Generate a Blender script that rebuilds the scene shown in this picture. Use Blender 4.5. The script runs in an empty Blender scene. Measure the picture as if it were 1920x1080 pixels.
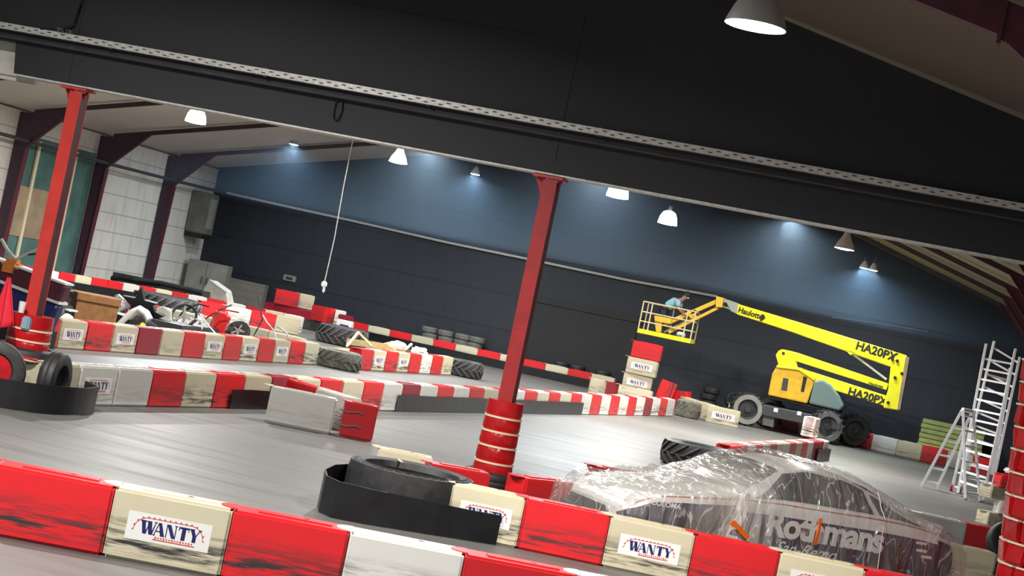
import bpy, bmesh, math, random
from mathutils import Vector, Matrix
random.seed(7)
PI = math.pi
scene = bpy.context.scene
COL = scene.collection

# ------------------------------------------------------------------ camera
ROLL, PITCH, FPX, CAMH, YAW = 0.2047, 0.0069, 3262.6, 2.3754, 0.2655
cd = bpy.data.cameras.new('camera'); cam = bpy.data.objects.new('camera', cd); COL.objects.link(cam)
cd.sensor_width = 36.0; cd.lens = FPX / 1920 * 36.0; cd.clip_end = 300
fwd = Vector((-math.sin(YAW) * math.cos(PITCH), math.cos(YAW) * math.cos(PITCH), math.sin(PITCH)))
right0 = Vector((math.cos(YAW), math.sin(YAW), 0)); up0 = right0.cross(fwd)
rgt = right0 * math.cos(ROLL) + up0 * math.sin(ROLL)
upv = -right0 * math.sin(ROLL) + up0 * math.cos(ROLL)
M = Matrix((rgt, upv, -fwd)).transposed().to_4x4(); M.translation = Vector((0, 0, CAMH))
cam.matrix_world = M
scene.camera = cam

# where a measured sight line of the survey meets a horizontal or upright plane of the hall
def ray(px, py): return fwd * FPX + rgt * (px - 960) - upv * (py - 540)
def atz(px, py, z=0.0):
    d = ray(px, py); t = (z - CAMH) / d.z; return Vector((d.x * t, d.y * t, z))
def aty(px, py, y):
    d = ray(px, py); t = y / d.y; return Vector((d.x * t, y, CAMH + d.z * t))

# ------------------------------------------------------------------ materials
MATS = {}
def nmat(name):
    m = bpy.data.materials.new(name); m.use_nodes = True
    nt = m.node_tree; b = nt.nodes['Principled BSDF']; MATS[name] = m
    return m, nt, b
def simple(name, col, rough=.6, metal=0, emis=0, ecol=None, spec=None, trans=0, noise=0.0, nscale=6.0, bump=0.0):
    m, nt, b = nmat(name)
    b.inputs['Base Color'].default_value = (*col, 1); b.inputs['Roughness'].default_value = rough
    b.inputs['Metallic'].default_value = metal
    if spec is not None: b.inputs['Specular IOR Level'].default_value = spec
    if emis:
        b.inputs['Emission Color'].default_value = (*(ecol or col), 1); b.inputs['Emission Strength'].default_value = emis
    if trans: b.inputs['Transmission Weight'].default_value = trans
    if noise or bump:
        tc = nt.nodes.new('ShaderNodeTexCoord'); n = nt.nodes.new('ShaderNodeTexNoise')
        n.inputs['Scale'].default_value = nscale; n.inputs['Detail'].default_value = 5
        nt.links.new(tc.outputs['Object'], n.inputs['Vector'])
        if noise:
            r = nt.nodes.new('ShaderNodeValToRGB')
            r.color_ramp.elements[0].position = .3; r.color_ramp.elements[1].position = .7
            r.color_ramp.elements[0].color = (*[c * (1 - noise) for c in col], 1)
            r.color_ramp.elements[1].color = (*[min(1, c * (1 + noise * .5)) for c in col], 1)
            nt.links.new(n.outputs['Fac'], r.inputs['Fac']); nt.links.new(r.outputs['Color'], b.inputs['Base Color'])
        if bump:
            bp = nt.nodes.new('ShaderNodeBump'); bp.inputs['Strength'].default_value = bump
            bp.inputs['Distance'].default_value = .03
            nt.links.new(n.outputs['Fac'], bp.inputs['Height']); nt.links.new(bp.outputs['Normal'], b.inputs['Normal'])
    return m
def math_n(nt, op, a, b=None, clamp=False):
    n = nt.nodes.new('ShaderNodeMath'); n.operation = op; n.use_clamp = clamp
    for i, v in enumerate((a, b)):
        if v is None: continue
        if isinstance(v, (int, float)): n.inputs[i].default_value = v
        else: nt.links.new(v, n.inputs[i])
    return n.outputs[0]
def mixc(nt, f, a, b):
    n = nt.nodes.new('ShaderNodeMix'); n.data_type = 'RGBA'
    if isinstance(f, (int, float)): n.inputs[0].default_value = f
    else: nt.links.new(f, n.inputs[0])
    for i, v in ((6, a), (7, b)):
        if isinstance(v, tuple): n.inputs[i].default_value = (*v, 1)
        else: nt.links.new(v, n.inputs[i])
    return n.outputs[2]

def plastic(name, col, scuff, rough=.38):
    """moulded barrier plastic, black tyre scuffs along its lower half, a different patch of them on every block"""
    m, nt, b = nmat(name)
    tc = nt.nodes.new('ShaderNodeTexCoord'); oi = nt.nodes.new('ShaderNodeObjectInfo')
    sep = nt.nodes.new('ShaderNodeSeparateXYZ'); nt.links.new(tc.outputs['Object'], sep.inputs[0])
    mp = nt.nodes.new('ShaderNodeMapping'); mp.inputs['Scale'].default_value = (1.6, 1.6, 17)
    nt.links.new(tc.outputs['Object'], mp.inputs['Vector'])
    w = math_n(nt, 'MULTIPLY', oi.outputs['Random'], 90.0)
    n = nt.nodes.new('ShaderNodeTexNoise'); n.noise_dimensions = '4D'; n.inputs['Scale'].default_value = 1.6
    n.inputs['Detail'].default_value = 6; n.inputs['Roughness'].default_value = .62
    nt.links.new(mp.outputs[0], n.inputs['Vector']); nt.links.new(w, n.inputs['W'])
    # band mask: strongest between 6 and 22 cm above the floor
    z = sep.outputs['Z']
    lo = nt.nodes.new('ShaderNodeMapRange'); lo.inputs[1].default_value = .03; lo.inputs[2].default_value = .09
    hi = nt.nodes.new('ShaderNodeMapRange'); hi.inputs[1].default_value = .36; hi.inputs[2].default_value = .15
    nt.links.new(z, lo.inputs[0]); nt.links.new(z, hi.inputs[0])
    band = math_n(nt, 'MULTIPLY', lo.outputs[0], hi.outputs[0])
    th = nt.nodes.new('ShaderNodeMapRange'); th.inputs[1].default_value = .44; th.inputs[2].default_value = .57
    nt.links.new(n.outputs['Fac'], th.inputs[0])
    rs = math_n(nt, 'MULTIPLY', math_n(nt, 'ADD', math_n(nt, 'MULTIPLY', oi.outputs['Random'], 1.2), .15), scuff, True)
    f = math_n(nt, 'MULTIPLY', math_n(nt, 'MULTIPLY', band, th.outputs[0]), rs, True)
    n2 = nt.nodes.new('ShaderNodeTexNoise'); n2.inputs['Scale'].default_value = 3.5; n2.inputs['Detail'].default_value = 4
    nt.links.new(tc.outputs['Object'], n2.inputs['Vector'])
    dull = mixc(nt, math_n(nt, 'MULTIPLY', n2.outputs['Fac'], .5), col, tuple(c * .72 for c in col))
    hue = nt.nodes.new('ShaderNodeHueSaturation')
    nt.links.new(math_n(nt, 'ADD', math_n(nt, 'MULTIPLY', oi.outputs['Random'], .28), .84), hue.inputs['Value'])
    nt.links.new(dull, hue.inputs['Color'])
    out = mixc(nt, f, hue.outputs[0], (.035, .035, .037))
    nt.links.new(out, b.inputs['Base Color']); b.inputs['Roughness'].default_value = rough
    b.inputs['Specular IOR Level'].default_value = .45
    return m
plastic('red_plastic', (.72, .018, .025), .9)
plastic('maroon_plastic', (.34, .012, .03), 1.1)
plastic('cream_plastic', (.66, .60, .43), 1.25)
plastic('white_plastic', (.76, .75, .70), 1.0)
simple('dark_slot', (.08, .02, .02), .7)
simple('red_bright', (.80, .02, .02), .35, noise=.15)
simple('red_pad', (.50, .007, .010), .25, noise=.25, nscale=4, bump=.5)
simple('strap_cream', (.85, .70, .52), .5)
simple('rubber', (.022, .022, .023), .55, noise=.5, nscale=9, bump=.15)
simple('tread_grey', (.07, .07, .072), .6, noise=.35, nscale=5)
simple('rubber_dusty', (.15, .145, .115), .75, noise=.5, nscale=7, bump=.2)
simple('rubber_grey', (.15, .15, .14), .8, noise=.35, nscale=6)
simple('belt_rubber', (.007, .008, .010), .34, noise=.5, nscale=4, bump=.25)
simple('steel_red', (.42, .02, .022), .45, noise=.2)
simple('steel_bright_red', (.62, .045, .035), .42, noise=.15)
simple('steel_maroon', (.10, .016, .030), .5, noise=.3)
simple('steel_violet', (.07, .035, .06), .55, noise=.3)
simple('black', (.008, .008, .009), .6)
simple('black_gloss', (.01, .01, .012), .2)
simple('grey_metal', (.32, .32, .32), .4, .6)
simple('dark_grey', (.045, .047, .05), .55, noise=.3)
simple('alu', (.86, .87, .90), .4, .05)
simple('white_paint', (.82, .82, .80), .5)
simple('off_white', (.62, .60, .52), .7, noise=.2)
simple('tray_metal', (.62, .62, .58), .45, .2, noise=.25, nscale=18)
simple('yellow', (.86, .80, .01), .38, noise=.06)
simple('yellow_deep', (.72, .43, .02), .4, noise=.15)
simple('jib_yellow', (.85, .55, .05), .4)
simple('basket_cream', (.72, .62, .36), .5)
simple('grey_green', (.14, .20, .19), .28)
simple('link_grey', (.33, .37, .30), .5)
simple('letter_black', (.01, .01, .012), .5)
simple('letter_white', (.88, .88, .86), .5)
simple('navy_ink', (.015, .012, .12), .5)
simple('red_ink', (.62, .06, .03), .5)
simple('shirt_blue', (.28, .50, .58), .85)
simple('trouser_dark', (.03, .035, .05), .9)
simple('skin', (.35, .18, .12), .6)
simple('car_white', (.78, .77, .74), .25)
simple('car_navy', (.012, .014, .06), .3)
simple('car_red', (.6, .03, .04), .3)
simple('car_gold', (.62, .45, .2), .35)
simple('car_glass', (.07, .075, .08), .08)
simple('rim_grey', (.2, .2, .2), .4, .7)
simple('tape_orange', (.85, .17, .02), .5)
simple('cardboard', (.30, .14, .05), .85, noise=.25, nscale=8)
simple('cardboard_light', (.52, .33, .14), .85, noise=.15)
simple('pallet_lime', (.44, .50, .17), .8, noise=.2)
simple('timber', (.6, .47, .25), .8, noise=.2)
simple('batten', (.72, .66, .45), .7)
simple('green_board', (.075, .17, .15), .8, noise=.3, nscale=1.5)
simple('tan_board', (.36, .27, .17), .85, noise=.25, nscale=2)
simple('heater_grey', (.16, .16, .14), .55, noise=.35, nscale=2)
simple('panel_grey', (.28, .27, .23), .7, noise=.25, nscale=2)
simple('blue_cloth', (.25, .42, .52), .6)
simple('red_cloth', (.72, .015, .04), .75, noise=.2, nscale=3, bump=.4)
simple('navy_plastic', (.015, .02, .10), .3)
simple('orange_plastic', (.75, .25, .04), .4)
simple('pale_green', (.55, .68, .48), .6)
simple('pink_plastic', (.72, .10, .14), .4, noise=.2)
simple('blush_plastic', (.72, .55, .45), .5, noise=.2)
simple('door_black', (.012, .013, .015), .6)
simple('lamp_metal', (.55, .54, .52), .35, .3)
simple('lens_white', (1, 1, 1), .3, emis=26, ecol=(1, .97, .93))
simple('dome_white', (1, 1, 1), .3, emis=22, ecol=(.96, 1, .98))
simple('bell_glow', (.9, .85, .8), .4, emis=.9, ecol=(1, .88, .8))
simple('lens_cool', (1, 1, 1), .3, emis=14, ecol=(.8, .93, 1))

# floor: polished grey asphalt, long curved rubber marks, a joint or two
m, nt, b = nmat('asphalt')
tc = nt.nodes.new('ShaderNodeTexCoord')
n1 = nt.nodes.new('ShaderNodeTexNoise'); n1.inputs['Scale'].default_value = .35; n1.inputs['Detail'].default_value = 5
mp = nt.nodes.new('ShaderNodeMapping'); mp.inputs['Rotation'].default_value = (0, 0, .5); mp.inputs['Scale'].default_value = (.35, 2.6, 1)
n2 = nt.nodes.new('ShaderNodeTexNoise'); n2.inputs['Scale'].default_value = 1.1; n2.inputs['Detail'].default_value = 7; n2.inputs['Distortion'].default_value = .8
n3 = nt.nodes.new('ShaderNodeTexNoise'); n3.inputs['Scale'].default_value = 60; n3.inputs['Detail'].default_value = 3
nt.links.new(tc.outputs['Object'], n1.inputs['Vector']); nt.links.new(tc.outputs['Object'], mp.inputs['Vector'])
nt.links.new(mp.outputs[0], n2.inputs['Vector']); nt.links.new(tc.outputs['Object'], n3.inputs['Vector'])
c1 = mixc(nt, n1.outputs['Fac'], (.085, .083, .079), (.150, .146, .138))
r2 = nt.nodes.new('ShaderNodeMapRange'); r2.inputs[1].default_value = .52; r2.inputs[2].default_value = .72
nt.links.new(n2.outputs['Fac'], r2.inputs[0])
c2 = mixc(nt, math_n(nt, 'MULTIPLY', r2.outputs[0], .62), c1, (.05, .05, .05))
c3 = mixc(nt, math_n(nt, 'MULTIPLY', n3.outputs['Fac'], .25), c2, (.10, .10, .095))
nt.links.new(c3, b.inputs['Base Color'])
rr = nt.nodes.new('ShaderNodeMapRange'); rr.inputs[3].default_value = .34; rr.inputs[4].default_value = .62
nt.links.new(n2.outputs['Fac'], rr.inputs[0]); nt.links.new(rr.outputs[0], b.inputs['Roughness'])
bp = nt.nodes.new('ShaderNodeBump'); bp.inputs['Strength'].default_value = .12; bp.inputs['Distance'].default_value = .01
nt.links.new(n3.outputs['Fac'], bp.inputs['Height']); nt.links.new(bp.outputs['Normal'], b.inputs['Normal'])

def wallmat(name, c_a, c_b, rough=.65, joint=None):
    m, nt, b = nmat(name)
    tc = nt.nodes.new('ShaderNodeTexCoord')
    n1 = nt.nodes.new('ShaderNodeTexNoise'); n1.inputs['Scale'].default_value = .5; n1.inputs['Detail'].default_value = 6
    nt.links.new(tc.outputs['Object'], n1.inputs['Vector'])
    c = mixc(nt, n1.outputs['Fac'], c_a, c_b)
    if joint:
        sp = nt.nodes.new('ShaderNodeSeparateXYZ'); nt.links.new(tc.outputs['Object'], sp.inputs[0])
        fr = math_n(nt, 'FRACT', math_n(nt, 'DIVIDE', sp.outputs['Z'], joint))
        ln = math_n(nt, 'LESS_THAN', fr, .06)
        c = mixc(nt, math_n(nt, 'MULTIPLY', ln, .55), c, tuple(x * .3 for x in c_a))
        mp = nt.nodes.new('ShaderNodeMapping'); mp.inputs['Scale'].default_value = (3, 3, .5)
        nt.links.new(tc.outputs['Object'], mp.inputs['Vector'])
        n2 = nt.nodes.new('ShaderNodeTexNoise'); n2.inputs['Scale'].default_value = 1.3; n2.inputs['Detail'].default_value = 6
        nt.links.new(mp.outputs[0], n2.inputs['Vector'])
        r = nt.nodes.new('ShaderNodeMapRange'); r.inputs[1].default_value = .5; r.inputs[2].default_value = .75
        nt.links.new(n2.outputs['Fac'], r.inputs[0])
        c = mixc(nt, math_n(nt, 'MULTIPLY', r.outputs[0], .4), c, tuple(x * .5 for x in c_a))
    nt.links.new(c, b.inputs['Base Color']); b.inputs['Roughness'].default_value = rough
    return m
wallmat('navy_wall', (.014, .017, .026), (.022, .026, .036), .6, 1.25)
wallmat('header_black', (.016, .016, .018), (.030, .030, .032), .7)
wallmat('concrete_panel', (.60, .57, .50), (.78, .76, .70), .8, .62)
wallmat('roof_sheet', (.58, .54, .47), (.70, .66, .58), .85)
wallmat('roof_tan_dim', (.24, .21, .145), (.31, .27, .19), .85)  # right slope of the back roof, its weaker light put into the colour
wallmat('roof_brown', (.16, .13, .10), (.22, .18, .14), .85)
simple('rafter_dark', (.055, .03, .032), .6, noise=.2)
wallmat('brick_low', (.17, .16, .13), (.24, .22, .18), .8, .25)

# clear dust sheet: mostly see-through film, milky where it folds
m, nt, b = nmat('dust_sheet')
tc = nt.nodes.new('ShaderNodeTexCoord')
mp = nt.nodes.new('ShaderNodeMapping'); mp.inputs['Scale'].default_value = (3.6, 1.2, .9); mp.inputs['Rotation'].default_value = (0, .35, 0)
nt.links.new(tc.outputs['Object'], mp.inputs['Vector'])
n1 = nt.nodes.new('ShaderNodeTexNoise'); n1.inputs['Scale'].default_value = 1.3; n1.inputs['Detail'].default_value = 2.5; n1.inputs['Distortion'].default_value = 1.2
nt.links.new(mp.outputs[0], n1.inputs['Vector'])
ridge = math_n(nt, 'ABSOLUTE', math_n(nt, 'SUBTRACT', n1.outputs['Fac'], .5))
r = nt.nodes.new('ShaderNodeMapRange'); r.inputs[1].default_value = .018; r.inputs[2].default_value = 0; r.inputs[3].default_value = 0; r.inputs[4].default_value = .42
nt.links.new(ridge, r.inputs[0])
n2 = nt.nodes.new('ShaderNodeTexNoise'); n2.inputs['Scale'].default_value = 1.4; n2.inputs['Detail'].default_value = 3
nt.links.new(tc.outputs['Object'], n2.inputs['Vector'])
sx = nt.nodes.new('ShaderNodeSeparateXYZ'); nt.links.new(tc.outputs['Object'], sx.inputs[0])
# thicker doubled film in front of the windscreen
g1 = nt.nodes.new('ShaderNodeMapRange'); g1.inputs[1].default_value = .6; g1.inputs[2].default_value = 0.0; g1.inputs[4].default_value = .5
nt.links.new(math_n(nt, 'ABSOLUTE', math_n(nt, 'SUBTRACT', sx.outputs['X'], 1.22)), g1.inputs[0])
g1.clamp = True
base = math_n(nt, 'ADD', math_n(nt, 'MULTIPLY', n2.outputs['Fac'], .30), -.04)
fac = math_n(nt, 'ADD', math_n(nt, 'ADD', base, r.outputs[0]), g1.outputs[0], True)
b.inputs['Base Color'].default_value = (.74, .72, .68, 1); b.inputs['Roughness'].default_value = .30
tr = nt.nodes.new('ShaderNodeBsdfTransparent'); gl = nt.nodes.new('ShaderNodeBsdfGlossy'); gl.inputs['Roughness'].default_value = .16
bp = nt.nodes.new('ShaderNodeBump'); bp.inputs['Strength'].default_value = .9; bp.inputs['Distance'].default_value = .06
n4 = nt.nodes.new('ShaderNodeTexNoise'); n4.inputs['Scale'].default_value = 2.0; n4.inputs['Detail'].default_value = 2.5; n4.inputs['Distortion'].default_value = 1.2
nt.links.new(mp.outputs[0], n4.inputs['Vector'])
nt.links.new(n4.outputs['Fac'], bp.inputs['Height']); nt.links.new(bp.outputs['Normal'], gl.inputs['Normal']); nt.links.new(bp.outputs['Normal'], b.inputs['Normal'])
m1 = nt.nodes.new('ShaderNodeMixShader'); m1.inputs[0].default_value = .19
nt.links.new(tr.outputs[0], m1.inputs[1]); nt.links.new(gl.outputs[0], m1.inputs[2])
m2 = nt.nodes.new('ShaderNodeMixShader'); nt.links.new(fac, m2.inputs[0])
nt.links.new(m1.outputs[0], m2.inputs[1]); nt.links.new(b.outputs[0], m2.inputs[2])
nt.links.new(m2.outputs[0], nt.nodes['Material Output'].inputs['Surface'])

# ------------------------------------------------------------------ mesh builder
class MB:
    def __init__(s): s.v = []; s.f = []; s.m = []; s.T = Matrix()
    def add(s, vs, fs, mi=0):
        o = len(s.v); s.v += [tuple(s.T @ Vector(p)) for p in vs]
        for f in fs: s.f.append([i + o for i in f]); s.m.append(mi)
        return s
    def box(s, c, d, mi=0, rz=0, ry=0, rx=0, bev=0):
        x, y, z = [k / 2 for k in d]
        if bev:
            bm = bmesh.new(); bmesh.ops.create_cube(bm, size=1)
            for v in bm.verts: v.co = (v.co.x * d[0], v.co.y * d[1], v.co.z * d[2])
            bmesh.ops.bevel(bm, geom=bm.edges[:], offset=bev, segments=2, affect='EDGES')
            vs = [v.co.copy() for v in bm.verts]; fs = [[v.index for v in f.verts] for f in bm.faces]; bm.free()
        else:
            vs = [Vector(p) for p in ((-x,-y,-z),(x,-y,-z),(x,y,-z),(-x,y,-z),(-x,-y,z),(x,-y,z),(x,y,z),(-x,y,z))]
            fs = [(0,3,2,1),(4,5,6,7),(0,1,5,4),(1,2,6,5),(2,3,7,6),(3,0,4,7)]
        R = Matrix.Rotation(rz, 3, 'Z') @ Matrix.Rotation(ry, 3, 'Y') @ Matrix.Rotation(rx, 3, 'X')
        return s.add([R @ Vector(p) + Vector(c) for p in vs], fs, mi)
    def bar(s, a, b, w, h, mi=0, up=(0, 0, 1)):
        a = Vector(a); b = Vector(b); d = b - a; L = d.length; d.normalize()
        u = Vector(up)
        if abs(d.dot(u)) > .98: u = Vector((0, 1, 0))
        sd = d.cross(u).normalized(); u = sd.cross(d)
        vs = [p + sd * (i * w / 2) + u * (j * h / 2) for p in (a, b) for i, j in ((-1,-1),(1,-1),(1,1),(-1,1))]
        return s.add(vs, [(0,1,2,3),(7,6,5,4),(0,4,5,1),(1,5,6,2),(2,6,7,3),(3,7,4,0)], mi)
    def tube(s, pts, r, seg=8, mi=0, cap=True, r2=None):
        pts = [Vector(p) for p in pts]; n = len(pts); rings = []
        up = Vector((0, 0, 1)); o = []
        for i, p in enumerate(pts):
            d = (pts[min(i + 1, n - 1)] - pts[max(i - 1, 0)]).normalized()
            u = up if abs(d.dot(up)) < .95 else Vector((0, 1, 0))
            a = d.cross(u).normalized(); b = a.cross(d)
            rr = r if r2 is None else r + (r2 - r) * i / (n - 1)
            o += [p + a * rr * math.cos(2 * PI * k / seg) + b * rr * math.sin(2 * PI * k / seg) for k in range(seg)]
        fs = [(i * seg + k, i * seg + (k + 1) % seg, (i + 1) * seg + (k + 1) % seg, (i + 1) * seg + k) for i in range(n - 1) for k in range(seg)]
        if cap: fs += [tuple(range(seg)), tuple(range(n * seg - 1, (n - 1) * seg - 1, -1))]
        return s.add(o, fs, mi)
    def lathe(s, prof, seg=24, mi=0, c=(0, 0, 0), closed=False, mis=None):
        o = []; c = Vector(c)
        for k in range(seg):
            a = 2 * PI * k / seg
            o += [c + Vector((r * math.cos(a), r * math.sin(a), z)) for r, z in prof]
        n = len(prof); m_ = n if closed else n - 1
        for j in range(m_):
            fs = [(k * n + j, ((k + 1) % seg) * n + j, ((k + 1) % seg) * n + (j + 1) % n, k * n + (j + 1) % n) for k in range(seg)]
            s.add(o, [], 0) if False else None
            if j == 0: base = len(s.v); s.v += [tuple(s.T @ p) for p in o]
            for f in fs: s.f.append([i + base for i in f]); s.m.append(mis[j] if mis else mi)
        return s
    def prism(s, poly, y0, y1, mi=0):
        """polygon in x-z, thickness along y"""
        n = len(poly)
        vs = [(p[0], y0, p[1]) for p in poly] + [(p[0], y1, p[1]) for p in poly]
        fs = [tuple(range(n)), tuple(range(2 * n - 1, n - 1, -1))] + [(i, i + n, (i + 1) % n + n, (i + 1) % n) for i in range(n)]
        return s.add(vs, fs, mi)
    def build(s, name, mats, parent=None, smooth=True, bevel=0, data_only=False, weld=False):
        me = bpy.data.meshes.new(name); me.from_pydata(s.v, [], s.f)
        if isinstance(mats, str): mats = [mats]
        for k in mats: me.materials.append(MATS[k])
        me.polygons.foreach_set('material_index', s.m)
        bm = bmesh.new(); bm.from_mesh(me)
        if weld: bmesh.ops.remove_doubles(bm, verts=bm.verts, dist=.0005)
        bmesh.ops.recalc_face_normals(bm, faces=bm.faces); bm.to_mesh(me); bm.free()
        if smooth: me.shade_smooth(); me.set_sharp_from_angle(angle=math.radians(38))
        if data_only: return me
        return link(name, me, parent, bevel)
def link(name, me, parent=None, bevel=0):
    o = bpy.data.objects.new(name, me); COL.objects.link(o)
    if parent is not None: o.parent = parent
    if bevel:
        bv = o.modifiers.new('bevel', 'BEVEL'); bv.width = bevel; bv.segments = 2; bv.limit_method = 'ANGLE'
    return o
def tag(o, label, cat, group=None, kind=None):
    o['label'] = label; o['category'] = cat
    if group: o['group'] = group
    if kind: o['kind'] = kind
    return o
def thing(name, label, cat, loc=(0, 0, 0), rz=0, group=None):
    o = bpy.data.objects.new(name, None); COL.objects.link(o); o.location = loc; o.rotation_euler = (0, 0, rz)
    o.empty_display_size = .1
    return tag(o, label, cat, group)
def struct(name, mb, mats, label=None, smooth=False, parent=None):
    o = mb.build(name, mats, parent, smooth=smooth)
    if parent is None: o['kind'] = 'structure'; o['label'] = label or name.replace('_', ' '); o['category'] = name.split('_')[0]
    return o
def copy_tree(o, parent=None):
    c = o.copy(); COL.objects.link(c)
    if parent is not None: c.parent = parent
    for ch in [k for k in bpy.data.objects if k.parent == o]: copy_tree(ch, c)
    return c
def text_mesh(txt, size, shear=0, bold=0.0, align='CENTER', space=1.0, extrude=0.0):
    cu = bpy.data.curves.new('txt', 'FONT'); cu.body = txt; cu.size = size; cu.shear = shear; cu.offset = bold
    cu.align_x = align; cu.align_y = 'CENTER'; cu.space_character = space; cu.extrude = extrude; cu.resolution_u = 3
    ob = bpy.data.objects.new('txt', cu); COL.objects.link(ob)
    dg = bpy.context.evaluated_depsgraph_get(); me = bpy.data.meshes.new_from_object(ob.evaluated_get(dg))
    bpy.data.objects.remove(ob); bpy.data.curves.remove(cu)
    return me
def text_obj(name, txt, size, mat, M4, parent=None, sx=1.0, **k):
    me = text_mesh(txt, size, **k); me.transform(Matrix.Diagonal((sx, 1, 1, 1))); me.transform(M4)
    me.materials.clear(); me.materials.append(MATS[mat]); me.name = name
    return link(name, me, parent)
ORD = ['zeroth','first','second','third','fourth','fifth','sixth','seventh','eighth','ninth','tenth','eleventh','twelfth','thirteenth','fourteenth','fifteenth','sixteenth','seventeenth','eighteenth','nineteenth']
def ordw(n):
    if n < 20: return ORD[n]
    t = {2: 'twent', 3: 'thirt', 4: 'fort'}[n // 10]
    return t + 'ieth' if n % 10 == 0 else t + 'y-' + ORD[n % 10]
HAZE = True; EXPO = 0.3
# ------------------------------------------------------------------ the hall
HY = 19.4          # partition header above the two red columns
FW = 58.95         # back wall
LX = -27.94; RX = 2.6
RIDGE = -11.78
def roof_back(x): return 4.9 + .24 * (x - LX) if x < RIDGE else 6.82 - .288 * (x + 4.93)
def roof_front(x): return 6.06 - .244 * (x + 2.76) if x > RIDGE else 8.26 + .24 * (x - RIDGE)

mb = MB(); mb.add([(-34, 2, 0), (8, 2, 0), (8, 62, 0), (-34, 62, 0)], [(0, 1, 2, 3)])
struct('floor', mb, 'asphalt', 'grey polished asphalt karting floor with rubber marks')
mb = MB(); mb.prism([(LX - .3, 0), (RX + .3, 0), (RX + .3, roof_back(RX)), (RIDGE, roof_back(RIDGE)), (LX - .3, roof_back(LX))], FW, FW + .3)
struct('wall_back', mb, 'navy_wall', 'dark navy painted gable wall at the far end')
mb = MB(); mb.box((LX - .15, (HY + FW) / 2 - 4, 2.45), (.3, FW - HY + 8, 4.9))
struct('wall_left', mb, 'concrete_panel', 'white concrete panel wall on the left')
mb = MB(); mb.box((RX + .15, (2 + FW) / 2, 2.3), (.3, FW - 2, 4.6))
struct('wall_right', mb, 'header_black', 'dark right side wall')
def slab(mb, pts, th):
    n = len(pts); vs = [Vector(p) for p in pts] + [Vector(p) + Vector((0, 0, th)) for p in pts]
    mb.add(vs, [tuple(range(n)), tuple(range(2 * n - 1, n - 1, -1))] + [(i, (i + 1) % n, (i + 1) % n + n, i + n) for i in range(n)])
mb = MB()
slab(mb, [(LX - .3, HY + .25, roof_back(LX)), (RIDGE, HY + .25, roof_back(RIDGE)), (RIDGE, FW, roof_back(RIDGE)), (LX - .3, FW, roof_back(LX))], .15)
struct('ceiling', mb, 'roof_sheet', 'pale sloping roof sheets over the left of the back hall')
mb = MB()
slab(mb, [(RIDGE, HY + .25, roof_back(RIDGE)), (RX + .3, HY + .25, roof_back(RX)), (RX + .3, FW, roof_back(RX)), (RIDGE, FW, roof_back(RIDGE))], .15)
struct('ceiling_right', mb, 'roof_tan_dim', 'tan sloping roof sheets over the right, dimmer light put into the colour')
mb = MB()
slab(mb, [(-22, 2, roof_front(-22)), (RIDGE, 2, roof_front(RIDGE)), (RIDGE, HY, roof_front(RIDGE)), (-22, HY, roof_front(-22))], .15)
slab(mb, [(RIDGE, 2, roof_front(RIDGE)), (RX + .3, 2, roof_front(RX)), (RX + .3, HY, roof_front(RX)), (RIDGE, HY, roof_front(RIDGE))], .15)
struct('ceiling_front', mb, 'roof_brown', 'brown sloping roof sheets over the front bay')
# header wall
HB = 3.90
mb = MB()
mb.prism([(-12.22, HB), (RX, HB - .02), (RX, roof_front(RX)), (RIDGE, roof_front(RIDGE)), (-22, roof_front(-22)), (-22, 4.30), (-12.28, 4.30)], HY, HY + .22)
for x in (-11.45, -5.09):   # board joints
    mb.box((x, HY - .004, 4.75 if x < -8 else 4.9), (.025, .008, 1.7))
mb.box((-8.5, HY - .004, 5.45), (6, .008, .012))
struct('wall_front', mb, 'header_black', 'black partition wall hanging above the red columns')
mb = MB()
mb.box(((RX - 12.2) / 2, HY + .1, HB - .012), (RX + 12.2, .26, .02))
struct('trim_1', mb, 'tray_metal', 'thin pale edge strip under the black partition')
mb = MB(); mb.box((-13.4, HY + .3, 4.1), (2.3, .05, .42)); mb.box((-12.9, HY + .35, 3.86), (1.6, .06, .06))
struct('trim_2', mb, 'off_white', 'beige board behind the left end of the partition')
# faint black shutter on back wall
mb = MB(); A = aty(990, 592, FW); B = aty(1190, 640, FW)
mb.box(((A.x + B.x) / 2, FW - .03, 1.3), (B.x - A.x, .06, 2.4)); mb.box(((A.x + B.x) / 2, FW - .05, 2.62), (B.x - A.x + .3, .1, .25))
struct('trim_3', mb, 'door_black', 'black painted shutter on the back wall')

# perforated cable tray across the header
t = thing('cable_tray', 'long white perforated cable tray fixed across the black partition', 'cable tray', (0, HY - .12, 4.46))
mb = MB()
for i in range(170): mb.box((-13 + i * .095, -.0075, .012 if i % 2 else -.014), (.05, .004, .012), 1)
mb.box((-6, 0, 0), (18, .012, .075)); mb.box((-6, .05, -.036), (18, .1, .008)); mb.box((-6, .015, .036), (18, .02, .008)); mb.build('channel', ['tray_metal', 'dark_slot'], t, smooth=False)
for i in range(8): mb = MB(); mb.box((-13 + i * 2.1, .06, 0), (.05, .1, .11)); mb.build('bracket', 'dark_grey', t, smooth=False)
mb = MB(); mb.tube([(-15, HY - .1, 4.33), (-6, HY - .1, 4.325), (RX, HY - .1, 4.32)], .022, 8)
tag(mb.build('conduit_pipe', 'dark_grey'), 'thin black conduit pipe just below the white cable tray', 'pipe')
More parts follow.
